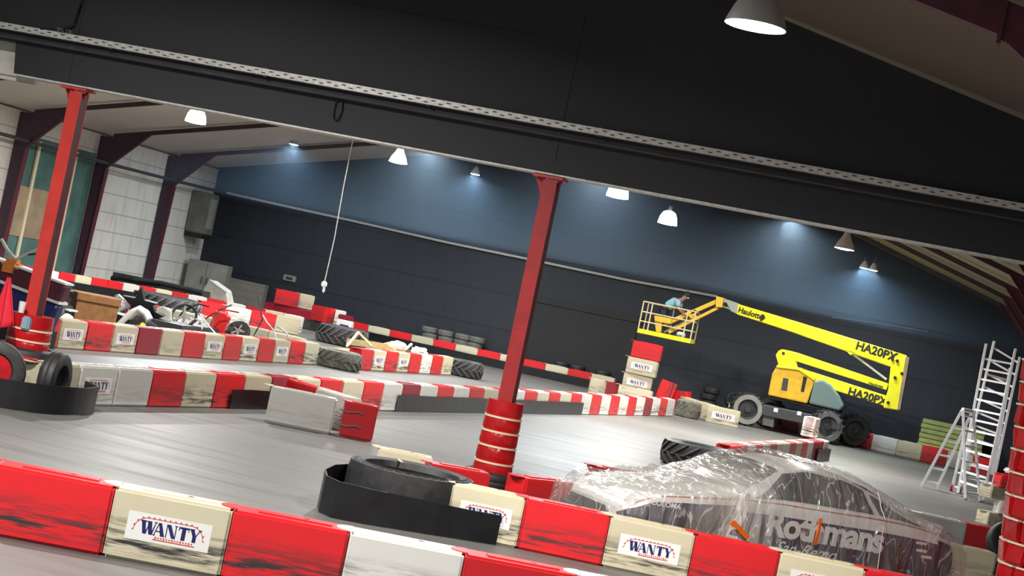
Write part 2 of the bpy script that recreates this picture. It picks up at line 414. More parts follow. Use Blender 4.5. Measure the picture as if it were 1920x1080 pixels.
# loose loop of cable on the header and wire tangle
P = aty(632, 205, HY - .05)
mb = MB(); mb.tube([(P.x + .05 * math.cos(a), HY - .03, P.z + .13 * math.sin(a)) for a in [i * 2 * PI / 16 for i in range(17)]], .009, 6, cap=False)
tag(mb.build('cable_loop', 'black'), 'small loop of black cable hanging on the partition', 'cable')
P = aty(118, 58, HY - .1)
mb = MB()
for k in range(4):
    mb.tube([(P.x - .06 + i * .035, HY - .13 - .02 * math.sin(i + k), 4.5 + .05 * math.sin(i * 1.1 + k)) for i in range(7)], .004, 5)
tag(mb.build('wire_offcut', 'grey_metal'), 'loose wire ends on the cable tray at upper left', 'wire')
P = aty(150, 20, HY)
mb = MB(); mb.tube([(-11.45, HY - .03, 5.3), (-11.47, HY - .04, 4.9), (-11.5, HY - .04, 4.62), (-11.65, HY - .1, 4.52), (-11.9, HY - .12, 4.5)], .016, 6)
tag(mb.build('black_cable', 'black'), 'black cable running down to the white tray at upper left', 'cable')

# red columns carrying the header
def column(x, label, face='steel_bright_red'):
    t = thing('steel_column', label, 'column', (x, HY + .1, 0))
    mb = MB()
    mb.box((0, -.085, HB / 2 - .03), (.17, .012, HB - .1), 0); mb.box((0, .085, HB / 2 - .03), (.17, .012, HB - .1), 0)
    mb.box((.02, 0, HB / 2 - .03), (.012, .16, HB - .1), 1)
    mb.box((.078, 0, HB / 2 - .03), (.008, .16, HB - .1), 1)
    mb.build('shaft', [face, 'steel_maroon'], t, smooth=False)
    mb = MB(); mb.box((-.03, 0, HB - .045), (.36, .26, .03)); mb.build('top_plate', 'steel_bright_red', t, smooth=False)
    mb = MB(); mb.prism([(-.085, HB - .06), (-.2, HB - .06), (-.085, HB - .3)], -.01, .01); mb.prism([(.085, HB - .06), (.13, HB - .06), (.085, HB - .16)], -.01, .01)
    mb.build('gusset', 'steel_red', t, smooth=False)
    mb = MB(); mb.box((0, 0, .015), (.3, .3, .03)); mb.build('base_plate', 'steel_red', t, smooth=False)
    return t
column(-11.31, 'bright red steel column at the left edge, beside the kart track clutter')
column(-5.09, 'slim red steel column in the middle of the hall', 'steel_red')
column(1.17, 'red steel column at the right edge, hidden in red padding')

# portal frames of the back hall
for i, y in enumerate((25.7, 30.5, 35.4, 40.2, 45.1, 49.95, 54.8)):
    t = thing('portal_frame', ['maroon steel roof frame right behind the partition', 'maroon steel roof frame, second behind the partition', 'maroon steel roof frame, third behind the partition',
        'maroon steel roof frame, fourth behind the partition', 'maroon steel frame at the left end of the green boarded bay',
        'maroon steel frame between green boards and white concrete panels', 'maroon steel frame nearest the navy back wall'][i], 'steel frame', (0, y, 0), group='portal frames of the back hall')
    for s, xw in ((1, LX), (-1, RX)):
        zt = roof_back(xw) - .03
        mb = MB(); dm = 1.0
        poly = [(xw + s * .02, 0), (xw + s * .34, 0), (xw + s * .46, zt - 1.0), (xw + s * .46, zt), (xw + s * .02, zt)]
        mb.prism(poly, -.012, .012, 0)
        mb.bar((xw + s * .34, 0, 0), (xw + s * .46, 0, zt - 1.0), .012, .2, 1, up=(0, 1, 0)) if False else None
        mb.prism([(xw + s * .34, 0), (xw + s * .365, 0), (xw + s * .485, zt - 1.0), (xw + s * .46, zt - 1.0)], -.11, .11, 1)
        mb.build('column', ['steel_violet', 'steel_maroon'], t, smooth=False)
        kz = 1.0 if s > 0 else 1.5
        mb = MB(); kx = xw + s * (1.75 if s > 0 else 2.35)
        mb.prism([(xw + s * .46, zt - kz), (kx, roof_back(kx) - .15), (kx, roof_back(kx) - .02), (xw + s * .46, roof_back(xw + s * .46) - .02)], -.012, .012)
        mb.prism([(xw + s * .46, zt - kz), (kx, roof_back(kx) - .15), (kx, roof_back(kx) - .13), (xw + s * .46, zt - kz + .04)], -.06, .06)
        mb.build('haunch', 'steel_violet' if s > 0 else 'steel_maroon', t, smooth=False)
    mb = MB()
    for s, xw in ((1, LX), (-1, RX)):
        kx = xw + s * (1.75 if s > 0 else 2.35)
        mb.prism([(kx, roof_back(kx) - .15), (RIDGE, roof_back(RIDGE) - .15), (RIDGE, roof_back(RIDGE) - .02), (kx, roof_back(kx) - .02)], -.05, .05)
    mb.build('rafter', 'rafter_dark', t, smooth=False)
# frame of the front bay, upper right corner
t = thing('portal_frame', 'maroon steel roof frame overhead at the upper right corner', 'steel frame', (0, 14.0, 0))
mb = MB(); a, c = RIDGE, -.35
mb.prism([(a, roof_front(a) - .3), (c, roof_front(c) - .3), (c, roof_front(c) - .02), (a, roof_front(a) - .02)], -.08, .08); mb.build('rafter', 'steel_maroon', t, smooth=False)
mb = MB(); mb.prism([(c, roof_front(c) - .3), (1.9, 3.6), (RX, 3.6), (RX, roof_front(RX) - .02), (c, roof_front(c) - .02)], -.05, .05); mb.build('haunch', 'steel_maroon', t, smooth=False)
mb = MB(); mb.prism([(1.9, 0), (RX, 0), (RX, 3.6), (1.9, 3.6)], -.05, .05); mb.build('column', 'steel_maroon', t, smooth=False)
mb = MB(); mb.box((c, 0, roof_front(c) - .2), (.03, .2, .34)); mb.build('splice_plate', 'steel_maroon', t, smooth=False)

# left wall: green boarded bay, heater, cabinets
t = thing('insulation_board', 'green boarded bay with a tan patch on the left wall', 'boarding', (LX + .03, 0, 0))
mb = MB(); mb.box((0, 47.75, 2.15), (.05, 4.2, 4.2)); mb.build('board', 'green_board', t, smooth=False)
mb = MB(); mb.box((.035, 46.6, 2.0), (.03, 1.9, 1.5)); mb.build('patch', 'tan_board', t, smooth=False)
for y in (46.35, 48.55):
    mb = MB(); mb.box((.08, y, 2.1), (.06, .13, 4.1)); mb.build('batten', 'batten', t, smooth=False)
t = thing('heater', 'dark grey wall heater box high in the far left corner', 'heater', (LX + .36, 57.6, 2.4))
mb = MB(); mb.box((0, 0, .78), (.7, .9, 1.5), bev=.04); mb.build('casing', 'heater_grey', t)
mb = MB(); mb.box((0, 0, -.05), (.66, .8, .16)); mb.build('grille', 'black', t, smooth=False)
mb = MB(); mb.box((.36, 0, .8), (.02, .5, 1.1)); mb.build('front_panel', 'panel_grey', t, smooth=False)
t = thing('cabinet', 'grey double door cabinet in the far left corner', 'cabinet', (-26.95, 57.6, 0), .1)
mb = MB(); mb.box((0, .3, .75), (1.5, .6, 1.5)); mb.build('body', 'panel_grey', t, smooth=False, bevel=.02)
for s in (-1, 1):
    mb = MB(); mb.box((s * .37, -.01, .78), (.7, .03, 1.4)); d = mb.build('door', 'panel_grey', t, smooth=False)
    mb = MB(); mb.tube([(s * .1, -.05, .7), (s * .1, -.05, .95)], .015, 6); mb.build('handle', 'dark_grey', d)
mb = MB(); A = aty(392, 530, 58.4); B = aty(497, 545, 58.4)
mb.box(((A.x + B.x) / 2, 58.5, .55), (B.x - A.x, .3, 1.1))
tag(mb.build('low_wall', 'brick_low', smooth=False), 'low grey brick wall against the navy back wall', 'low wall')
P = aty(544, 522, FW)
t = thing('bulkhead_light', 'small grey bulkhead light on the navy back wall', 'wall light', (P.x, FW, P.z))
mb = MB(); mb.box((0, -.04, 0), (.5, .08, .22), bev=.02); mb.build('housing', 'panel_grey', t)
mb = MB(); mb.box((0, -.09, 0), (.26, .03, .1), bev=.01); mb.build('lens', 'dark_grey', t)

# conduits
mb = MB(); mb.tube([(LX + .55, 25, 4.1), (LX + .5, 35, 4.0), (LX + .5, 44.3, 4.05), (LX + .5, 50, 4.02), (LX + .5, 55, 4.05), (LX + .5, FW - .1, 4.1)], .055, 8)
tag(mb.build('wall_pipe', 'dark_grey'), 'dark pipe running along the left wall in front of the frames', 'pipe')
mb = MB(); A = aty(400, 356, FW); pts = [A] + [aty(px, py, FW) for px, py in ((560, 392), (660, 414), (840, 455), (1010, 490), (1180, 526), (1345, 556))]
mb.tube([(p.x, FW - .08, p.z) for p in pts], .045, 6)
tag(mb.build('cable_conduit', 'tray_metal'), 'pale cable conduit sagging along the navy back wall', 'conduit')
mb = MB(); pts = [aty(px, py, FW) for px, py in ((385, 350), (660, 405), (1010, 482), (1345, 541), (1560, 583), (1900, 650))]
mb.tube([(p.x, FW - .05, p.z) for p in pts], .018, 6)
tag(mb.build('upper_cable', 'dark_grey'), 'thin cable above the pale conduit on the back wall', 'cable')
mb = MB(); pts = [aty(px, py, FW) for px, py in ((1560, 595), (1650, 607), (1740, 622))]
mb.tube([(p.x, FW - .05, p.z) for p in pts], .02, 6)
tag(mb.build('short_conduit', 'grey_metal'), 'short grey conduit on the back wall above the yellow boom', 'conduit')
# hanging pull cord with plug
t = thing('pendant_cable', 'white pendant cable with plug hanging from the roof', 'cable', (-16.35, 42.0, 1.8))
mb = MB(); mb.tube([(0.0, 0, .1), (.02, 0, 1.2), (-.03, 0, 2.6), (-.05, 0, 5.8)], .014, 6); mb.build('cord', 'tray_metal', t)
mb = MB(); mb.box((0, 0, 0), (.13, .12, .16), bev=.03); mb.box((.02, 0, -.14), (.06, .06, .16), bev=.02); mb.build('plug', 'white_paint', t)

# ------------------------------------------------------------------ lamps
def lamp(px, py, y, w, kind, label, col=(1, .96, .9), watt=0, front=False):
    P = aty(px, py, y); r = w / 2
    t = thing('bay_lamp', label, 'lamp', P, group='high bay lamps hanging from the roof')
    zc = (roof_front(P.x) if front else roof_back(P.x)) - P.z
    mat = {'bell': 'lamp_metal', 'dome': 'dome_white', 'glow': 'bell_glow', 'small': 'lamp_metal'}[kind]
    if kind == 'dome': prof = [(r, 0), (r * .97, w * .12), (r * .86, w * .38), (r * .62, w * .6), (r * .3, w * .68), (.001, w * .69)]
    else: prof = [(r, 0), (r * .98, w * .06), (r * .8, w * .3), (r * .5, w * .55), (r * .28, w * .8), (r * .26, w * .95), (.001, w * .96)]
    mb = MB(); mb.lathe(prof, 28); mb.build('shade', mat, t)
    mb = MB(); mb.lathe([(.001, -.012), (r * .6, -.014), (r * .96, .004)], 28)
    mb.build('lens', 'lens_cool' if kind == 'small' else 'lens_white', t)
    mb = MB(); mb.tube([(0, 0, w * .66), (0, 0, w * .66 + .14)], .05, 10); mb.tube([(0, 0, w * .66 + .1), (0, 0, zc)], .012, 6); mb.build('rod', 'dark_grey', t)
    if watt:
        ld = bpy.data.lights.new('lamp_light', 'AREA'); ld.shape = 'DISK'; ld.size = w * .9; ld.energy = watt; ld.color = col
        lo = bpy.data.objects.new('lamp_light', ld); COL.objects.link(lo); lo.location = (P.x, P.y, P.z - .04); ld.spread = math.radians(165)
    return t
WARM = (1, .95, .88); COOL = (.75, .9, 1)
lamp(1416, 50, 13.6, .49, 'bell', 'large bell lamp overhead at the top, in front of the partition', WARM, 330, True)
lamp(366, 230, 38.0, .5, 'dome', 'glowing dome lamp at upper left against the pale roof', COOL, 385)
lamp(551, 271, 54.0, .32, 'small', 'small cool lamp under the roof, left of the hanging cable', COOL, 181)
lamp(746, 305, 43.0, .5, 'glow', 'warm cone lamp right of the hanging cable', WARM, 385)
lamp(891, 327, 54.0, .32, 'small', 'small cool lamp left of the middle red column', COOL, 181)
lamp(1157, 370, 38.0, .5, 'dome', 'glowing dome lamp just right of the middle red column', COOL, 385)
lamp(1251, 420, 44.0, .5, 'dome', 'glowing dome lamp above the lift basket', WARM, 600)
lamp(1583, 467, 44.0, .5, 'bell', 'metal bell lamp where the right roof slope begins', WARM, 750)
lamp(1620, 503, 54.5, .3, 'small', 'small bell lamp, left one of the pair at far right', COOL, 150)
lamp(1637, 507, 54.5, .3, 'small', 'small bell lamp, right one of the pair at far right', COOL, 82)
# added unseen lamps, above the frame or behind the partition, to light the hall
def added_lamp(x, y, z, w, watt, col, label, front=False):
    t = thing('bay_lamp', label, 'lamp', (x, y, z), group='high bay lamps hanging from the roof')
    r = w / 2; zc = (roof_front(x) if front else roof_back(x)) - z
    mb = MB(); mb.lathe([(r, 0), (r * .98, w * .06), (r * .8, w * .3), (r * .5, w * .55), (r * .28, w * .8), (.001, w * .9)], 20); mb.build('shade', 'lamp_metal', t)
    mb = MB(); mb.lathe([(.001, -.012), (r * .96, .004)], 20); mb.build('lens', 'lens_white', t)
    mb = MB(); mb.tube([(0, 0, w * .8), (0, 0, zc)], .012, 6); mb.build('rod', 'dark_grey', t)
    ld = bpy.data.lights.new('lamp_light', 'AREA'); ld.shape = 'DISK'; ld.size = w * .9; ld.energy = watt * .52; ld.color = col; ld.spread = math.radians(165)
    lo = bpy.data.objects.new('lamp_light', ld); COL.objects.link(lo); lo.location = (x, y, z - .04)
for x, y, z, wt, fr in ((-6.5, 6.5, 6.2, 1250, True), (-9.5, 13.0, 6.4, 1500, True), (-.6, 7.5, 4.9, 450, True),
                        (-8.0, 27.0, 6.3, 1100, False), (-14.5, 30.0, 6.6, 1100, False), (-2.5, 31.0, 5.4, 700, False), (-20.5, 43.0, 5.85, 1500, False), (-17.5, 51.5, 6.6, 700, False), (-11.8, 51.0, 7.0, 700, False), (-6.0, 51.5, 6.4, 600, False)):
    added_lamp(x, y, z, .5, wt, (1, .97, .93), 'added bell lamp, unseen, giving extra light to the hall', fr)

# ------------------------------------------------------------------ barrier blocks
BL, BT, BH = .85, .32, .50
def block_mesh(mat):
    mb = MB()
    mb.box((BL / 2, BT / 2, BH / 2), (BL - .008, BT, BH), 0, bev=.02)
    mb.box((BL / 2 + .02, BT / 2, BH + .003), (BL - .3, .13, .016), 0, bev=.006)      # long moulded step on the lid
    # round interlocking tongue at one end of the lid
    n = 10; c = Vector((.02, BT / 2, BH + .002)); vs = [c] ; rr = .11
    top = [(c.x - rr * 1.1 * math.sin(PI * k / n), c.y - rr * math.cos(PI * k / n), c.z + .006) for k in range(n + 1)]
    mb.add([(p[0], p[1], p[2] - .01) for p in top] + top, [tuple(range(n + 1, 2 * n + 2))] + [(k, k + 1, k + n + 2, k + n + 1) for k in range(n)], 0)
    mb.lathe([(.001, 0), (.024, 0)], 12, 1, c=(BL * .62, BT / 2, BH + .0125))
    # bumper lip front and back
    for y in (-.001, BT + .001): mb.box((BL / 2, y, .035), (BL - .05, .012, .03), 0, bev=.004)
    return mb.build('barrier_block', [mat, 'dark_slot'], data_only=True)
BLK = {k: block_mesh(k + '_plastic') for k in ('red', 'maroon', 'cream', 'white')}
CN = {'red': 'red', 'maroon': 'dark maroon', 'cream': 'cream', 'white': 'white'}

# the sponsor's sticker: bold slanted WANTY in a red toothed frame
def sticker_mesh():
    mb = MB(); W, H = .60, .20; x0, z0 = .13, .16
    mb.box((x0 + W / 2, -.0012, z0 + H / 2), (W, .0016, H), 0)
    # toothed outline
    def edge(t):   # t 0..1 along left end, top, right end
        xl, xr, zb, zt = x0 + .05, x0 + W - .05, z0 + .07, z0 + H - .03; r = zt - zb
        L = [r * PI / 2, xr - xl - 2 * r, r * PI / 2]; s = t * sum(L)
        if s < L[0]:
            a = PI - s / r; return (xl + r + r * math.cos(a), zb + r * math.sin(a), math.cos(a), math.sin(a))
        s -= L[0]
        if s < L[1]: return (xl + r + s, zt, 0, 1)
        s -= L[1]; a = PI / 2 - s / r; return (xr - r + r * math.cos(a), zb + r * math.sin(a), math.cos(a), math.sin(a))
    N = 64; vs = []
    for i in range(N + 1):
        x, z, nx, nz = edge(i / N); k = .002 + (.012 if i % 4 == 0 else 0)
        vs += [(x - nx * .003, -.0032, z - nz * .003), (x + nx * k, -.0032, z + nz * k)]
    mb.add(vs, [(2 * i, 2 * i + 1, 2 * i + 3, 2 * i + 2) for i in range(N)], 1)
    mb.box((x0 + W * .58, -.0032, z0 + .025), (W * .5, .001, .007), 1)
    for i in range(14): mb.box((x0 + W * .36 + i * .02, -.0034, z0 + .04), (.010, .001, .010 if i % 3 else .016), 1)
    # letters, heavy left strokes and thin right strokes
    lx, lz, h = x0 + .10, z0 + .055, .095
    def st(pts): mb.add([(lx + p[0] * h - .0 + (1 - p[1]) * h * .0, -.0038, lz + p[1] * h) for p in pts], [tuple(range(len(pts)))], 2)
    o = 0
    st([(o-.05,1),(o+.42,1),(o+.42,.9),(o-.05,.9)]); st([(o,1),(o+.3,1),(o+.46,0),(o+.2,0)]); st([(o+.46,.0),(o+.34,0),(o+.56,.75),(o+.62,.75)])
    st([(o+.45,1),(o+.78,1),(o+.92,0),(o+.66,0)]); st([(o+.92,0),(o+.8,0),(o+1.06,1),(o+1.12,1)]); st([(o+.98,1),(o+1.2,1),(o+1.2,.93),(o+.98,.93)])
    o = 1.02
    st([(o,0),(o+.06,0),(o+.36,1),(o+.28,1)]); st([(o+.28,1),(o+.5,1),(o+.84,0),(o+.52,0)]); st([(o+.13,.3),(o+.6,.3),(o+.6,.38),(o+.15,.38)]); st([(o-.06,0),(o+.14,0),(o+.14,.07),(o-.06,.07)])
    o = 1.92
    st([(o,0),(o+.07,0),(o+.07,1),(o,1)]); st([(o,1),(o+.3,1),(o+.74,0),(o+.46,0)]); st([(o+.67,0),(o+.74,0),(o+.74,1),(o+.67,1)]); st([(o+.6,1),(o+.82,1),(o+.82,.93),(o+.6,.93)])
    o = 2.84
    st([(o,1),(o+.78,1),(o+.78,.86),(o,.86)]); st([(o+.24,1),(o+.54,1),(o+.54,0),(o+.24,0)]); st([(o,1),(o+.06,1),(o+.06,.7),(o,.7)]); st([(o+.72,1),(o+.78,1),(o+.78,.7),(o+.72,.7)])
    o = 3.66
    st([(o,1),(o+.3,1),(o+.54,.45),(o+.54,0),(o+.26,0),(o+.26,.45)]); st([(o+.44,.45),(o+.52,.45),(o+.82,1),(o+.74,1)]); st([(o-.03,1),(o+.36,1),(o+.36,.93),(o-.03,.93)]); st([(o+.64,1),(o+.9,1),(o+.9,.93),(o+.64,.93)])
    return mb.build('sticker', ['white_paint', 'red_ink', 'navy_ink'], smooth=False, data_only=True)
STK = sticker_mesh()
def block(color, p, ang, label, group, sticker=False, sx=1.0, rx=0, ry=0, z=0):
    o = link('barrier_block', BLK[color]); o.location = (p[0], p[1], z if len(p) < 3 else p[2])
    o.rotation_euler = (rx, ry, ang); o.scale = (sx, 1, 1)
    tag(o, label, 'barrier', group)
    if sticker:
        s = link('sticker', STK, o); s['label'] = 'white sponsor sticker'
    return o
def resample(pts, n):
    d = [0]
    for a, b in zip(pts, pts[1:]): d.append(d[-1] + (Vector(b[:2]) - Vector(a[:2])).length)
    out = []
    for i in range(n + 1):
        s = d[-1] * i / n; k = 0
        while k < len(d) - 2 and d[k + 1] < s: k += 1
        f = (s - d[k]) / (d[k + 1] - d[k]); a, b = Vector(pts[k][:2]), Vector(pts[k + 1][:2]); out.append(a.lerp(b, f))
    return out
def row(pts, cols, where, group, stick=(), end='left'):
    """a run of blocks butted end to end; pts along the foot of the front faces"""
    P = resample(pts, len(cols)); res = []
    for i, c in enumerate(cols):
        cc = {'r': 'red', 'd': 'maroon', 'c': 'cream', 'w': 'white'}[c]
        d = P[i + 1] - P[i]
        st = i in stick
        lab = '%s block%s, %s from %s, %s' % (CN[cc], ' with sponsor sticker' if st else '', ordw(i + 1), end, where)
        res.append(block(cc, P[i], math.atan2(d.y, d.x), lab, group, st, d.length / BL))
    return res
def hd(x, y, deg, s): return (x + math.cos(math.radians(deg)) * s, y + math.sin(math.radians(deg)) * s)

aA = 20.81
row([hd(-5.64, 11.31, aA, -BL), hd(-5.64, 11.31, aA, 5 * BL)], 'rcrwrw', 'foreground barrier row', 'blocks of the foreground barrier row', (1,))
aC = 14.52
row([hd(-3.12, 16.83, aC, -1.86 * BL), hd(-3.12, 16.83, aC, -BL)], 'c', '', 'blocks of the row in front of the car', (0,))[0]['label'] = 'cream barrier block with sponsor sticker, partly behind the wide black belt'
row([hd(-3.12, 16.83, aC, -BL), hd(-3.12, 16.83, aC, 5 * BL)], 'rcrcrc', 'row before the car', 'blocks of the row in front of the car', (1, 3))
# D: short row behind the big tyre and the car nose, with a gap where the column tyres stand
row([(-6.02, 18.05), (-5.44, 18.25)], 'c', 'short row behind the big tyre', 'blocks behind the big tyre')[0]['label'] = 'cream barrier block behind the big black tyre'
row([(-5.30, 17.75), (-4.72, 18.10)], 'r', '', 'blocks behind the big tyre')[0]['label'] = 'red barrier block left of the padded column foot, behind the big tyre'
row([(-4.43, 18.52), (-4.02, 19.25)], 'r', '', 'blocks behind the car nose')[0]['label'] = 'red barrier block between the column tyres and the covered car nose'
row([(-4.40, 22.05), (-3.70, 22.6)], 'r', '', 'blocks behind the car nose')[0]['label'] = 'red barrier block showing just above the covered car bonnet'
# B: the long middle row
colsB = 'cwwrcrcdcrcrwdwrwrcrwrcrcrwrwrwrwdwrw'
row([(-10.54, 18.59), (-10.41, 20.32), (-8.2, 50.6)], colsB, 'long middle barrier row', 'blocks of the long middle barrier row', (1,))
block('red', (-11.43, 18.68), 0, 'red barrier block behind the upright tyres at the left column', 'blocks by the left column')
# M and G: near side of the island full of kart parts
row([(-14.93, 25.75), (-14.50, 32.1), (-14.42, 37.6)], 'rcrcdcrcrcrcrc', 'row left of the dusty tractor tyre', 'blocks on the near side of the island', (1, 3, 7, 9, 11))
row([(-14.02, 39.3), (-13.75, 46.1)], 'rcrcrwrc', 'row between two tractor tyres', 'blocks of the short row between tractor tyres', (1, 3))
# N: far side of the island
row([(-20.6, 35.5), (-19.6, 38.0), (-17.2, 38.45), (-15.1, 38.0)], 'ccrrcccc', 'cream row behind the kart parts', 'blocks on the far side of the island')
# P, Q, R rows further back
row([(-22.0, 47.1), (-19.75, 49.5)], 'rwrc', 'group left of the far tractor tyre', 'blocks beside the far tractor tyre')
row([(-26.9, 43.2), (-25.8, 45.3), (-24.8, 47.9), (-23.7, 50.0), (-21.6, 51.2), (-20.5, 51.5)], 'rwrwrcrrwrcrwrwdcw', 'row in front of the left wall', 'blocks of the row in front of the left wall')
row([(-21.3, 57.6), (-11.5, 57.6)], 'drcrccrcrcrcrc'[2:14] if False else 'rcrcrcrcrcrc', 'row along the navy back wall', 'blocks along the navy back wall')
row([(-7.6, 57.7), (1.2, 57.7)], 'cwdcwrwcrwr', 'row on the back wall behind the lift', 'blocks on the back wall behind the lift')
row([(-8.75, 54.6), (-7.45, 52.6)], 'cc', 'pale pair left of the lift wheel', 'pale blocks left of the lift')
block('cream', (-7.42, 51.95), .1, 'cream barrier block with sponsor sticker beside the front lift wheel', 'pale blocks left of the lift', True, 1.15)
# Y: row running back from the mid tractor tyre
row([(-4.15, 33.3), (-3.25, 45.4)], 'rrwrwrcwrcrwdrw', 'row between car roof and lift', 'blocks of the row behind the car roof')
block('white', (-3.62, 44.55), 1.45, 'white barrier block standing on the end of the row before the lift wheel', 'blocks of the row behind the car roof', z=.5 + .016, sx=.7)
# E: rows at the right edge
row([(-.55, 26.85), (.3, 26.93), (1.15, 27.0)], 'wr', 'row behind the car tail', 'blocks behind the car tail')
block('cream', (-.35, 22.4), .35, 'cream barrier block right behind the covered car tail', 'blocks behind the car tail', sx=1.3)

# loose group in the middle of the track
gL = 'loose blocks on the open track'
block('white', (-9.36, 22.85), math.radians(20), 'large plain white barrier block standing loose on the track', gL, sx=1.12)
R0 = Vector((-7.93, 23.5))
for i, (c, lab) in enumerate((('red', 'bright red barrier block with straps, beside the loose white block'), ('white', 'white barrier block behind the strapped red one on the track'), ('red', 'red barrier block at the back of the loose group on the track'))):
    a = math.radians(146); d = Vector((math.cos(a), math.sin(a)))
    p = R0 + d * (.02 + i * .80)
    if i == 0:
        # the end block stands across, its broad side to the track
        o = block('red', (-8.38, 23.29), math.radians(24), lab, gL, sx=.56)
        for z in (.36, .16):
            mb = MB(); mb.tube([(-.10, -.01, z + .01), (.1, -.02, z - .01), (.35, -.028, z + .02), (.5, -.02, z)], .012, 6); s = mb.build('strap', 'grey_metal', o)
    else:
        d2 = -d; e = p + d * .84
        block(c, (e.x, e.y + .0), math.atan2(d2.y, d2.x), lab, gL, sx=.94)

# stack of blocks by the back wall, under the basket
gS = 'blocks stacked under the basket'
S0 = aty(1168, 742, 53.0)
bx, by = S0.x - .1, 53.0
block('cream', (bx - .1, by + .05), .05, 'cream barrier block at the bottom of the stack under the basket', gS, sx=1.25)
block('cream', (bx - .02, by + .05), .10, 'lower cream sponsor block of the stack under the basket', gS, True, z=.5 + .016, sx=1.06).location.z = .40
bpy.data.objects[-1] if False else None
o = block('cream', (bx + .0, by + .04), .02, 'upper cream sponsor block of the stack under the basket', gS, True, z=.9 + .016, sx=1.12)
o = block('red', (bx + .06, by + .05), .08, 'red barrier block on top of the stack under the basket', gS, z=1.4 + .03, sx=1.1)
for px, py, c, a, lab in ((1102, 741, 'cream', .3, 'small cream block leaning at the left foot of the tall stack'), (1133, 741, 'maroon', .15, 'dark maroon block left of the tall stack')):
    q = aty(px, py, 53.2); block(c, (q.x, 53.2), a, lab, gS, sx=.62)
for px, c, a, ry, lab, sx in ((1226, 'red', .5, -.16, 'red block standing on end right of the tall stack', 1.0), (1264, 'red', -.5, .12, 'pinkish red block right of the upright red one', .82)):
    q = aty(px, 748, 54.2); block(c, (q.x + (.5 if a > 0 else .42), 54.2 if a > 0 else 54.5), a * .4, lab, gS, sx=sx, ry=-PI / 2 - ry)
# loose blocks by the navy wall, left
gW = 'loose blocks left on the far row'
for px, py, y, c, a, sx, lab in ((506, 600, 55.6, 'red', .2, .95, 'red block lying on the far left row'), (548, 606, 56.1, 'cream', .5, .7, 'cream block behind the red one on the far left row'),
                                 (577, 612, 55.0, 'red', -.35, .7, 'pink red block with a slot above the far tractor tyre'), (606, 616, 55.1, 'red', .35, .5, 'red end block above the far tractor tyre'), (622, 618, 54.9, 'white', .3, .42, 'white end block above the far tractor tyre')):
    q = aty(px, py, y); block(c, (q.x, y), a, lab, gW, sx=sx, z=.62 if px < 560 else .36)
# the low plinth they stand on
mb = MB(); q = aty(500, 600, 56.0); mb.box((q.x + 1.2, 56.2, .3), (2.6, .9, .6), bev=.03)
tag(mb.build('pallet_box', 'maroon_plastic'), 'low maroon box under the loose blocks at far left', 'box')
mb = MB(); q = aty(577, 616, 55.4); mb.box((q.x + 1.0, 55.4, .17), (2.2, .7, .34), bev=.02)
tag(mb.build('pallet_box', 'dark_grey'), 'low dark box under the pink red blocks above the far tractor tyre', 'box')
q = aty(636, 612, 54.6)
t = thing('jerry_can', 'white and navy canister right of the pink red blocks', 'canister', (q.x + .12, 54.75, .0))
mb = MB(); mb.box((0, 0, .30), (.55, .3, .60), bev=.04); mb.build('body', 'white_paint', t)
mb = MB(); mb.box((.05, -.155, .33), (.3, .01, .22)); mb.build('panel', 'navy_ink', t, smooth=False)
mb = MB(); mb.box((0, 0, .68), (.5, .26, .16), bev=.03); mb.build('cap', 'maroon_plastic', t)

# ------------------------------------------------------------------ black belt skirts
def belt(pts, h, label, thick=.012, drop=0.0, z0=0.005, name='belt_skirt'):
    mb = MB(); n = len(pts); vs = []
    for i, p in enumerate(pts):
        a = Vector(pts[max(i - 1, 0)]); b = Vector(pts[min(i + 1, n - 1)]); d = (b - a).normalized(); nn = Vector((-d.y, d.x)) * thick / 2
        p = Vector(p); w = .006 * math.sin(i * 1.7) + drop * i / n
        for q, z in ((p - nn, z0), (p + nn, z0), (p + nn, z0 + h + w), (p - nn, z0 + h + w)): vs.append((q.x, q.y, z))
    fs = [(4 * i + k, 4 * i + (k + 1) % 4, 4 * i + 4 + (k + 1) % 4, 4 * i + 4 + k) for i in range(n - 1) for k in range(4)] + [(0, 1, 2, 3), (4 * n - 1, 4 * n - 2, 4 * n - 3, 4 * n - 4)]
    mb.add(vs, fs); o = mb.build(name, 'belt_rubber')
    return tag(o, label, 'rubber belt', 'black belt skirts along the barriers')
def lerp_pts(a, b, n): return [(a[0] + (b[0] - a[0]) * i / n, a[1] + (b[1] - a[1]) * i / n) for i in range(n + 1)]
def onB(y, off=.03):   # front foot line of the long middle row
    k = [(-10.54, 18.59), (-10.41, 20.32), (-8.2, 50.6)]
    for a, b in zip(k, k[1:]):
        if y <= b[1]: break
    return (a[0] + (b[0] - a[0]) * (y - a[1]) / (b[1] - a[1]) + off, y)
belt([onB(y) for y in (23.4, 24, 24.6, 25.2, 25.8, 26.4)], .28, 'black belt skirt on the middle row behind the loose white block')
belt([onB(29.6 + i * .7) for i in range(8)], .30, 'black belt skirt on the middle row left of the padded column')
belt([onB(35.6 + i * .8) for i in range(8)], .30, 'black belt skirt on the middle row right of the padded column')
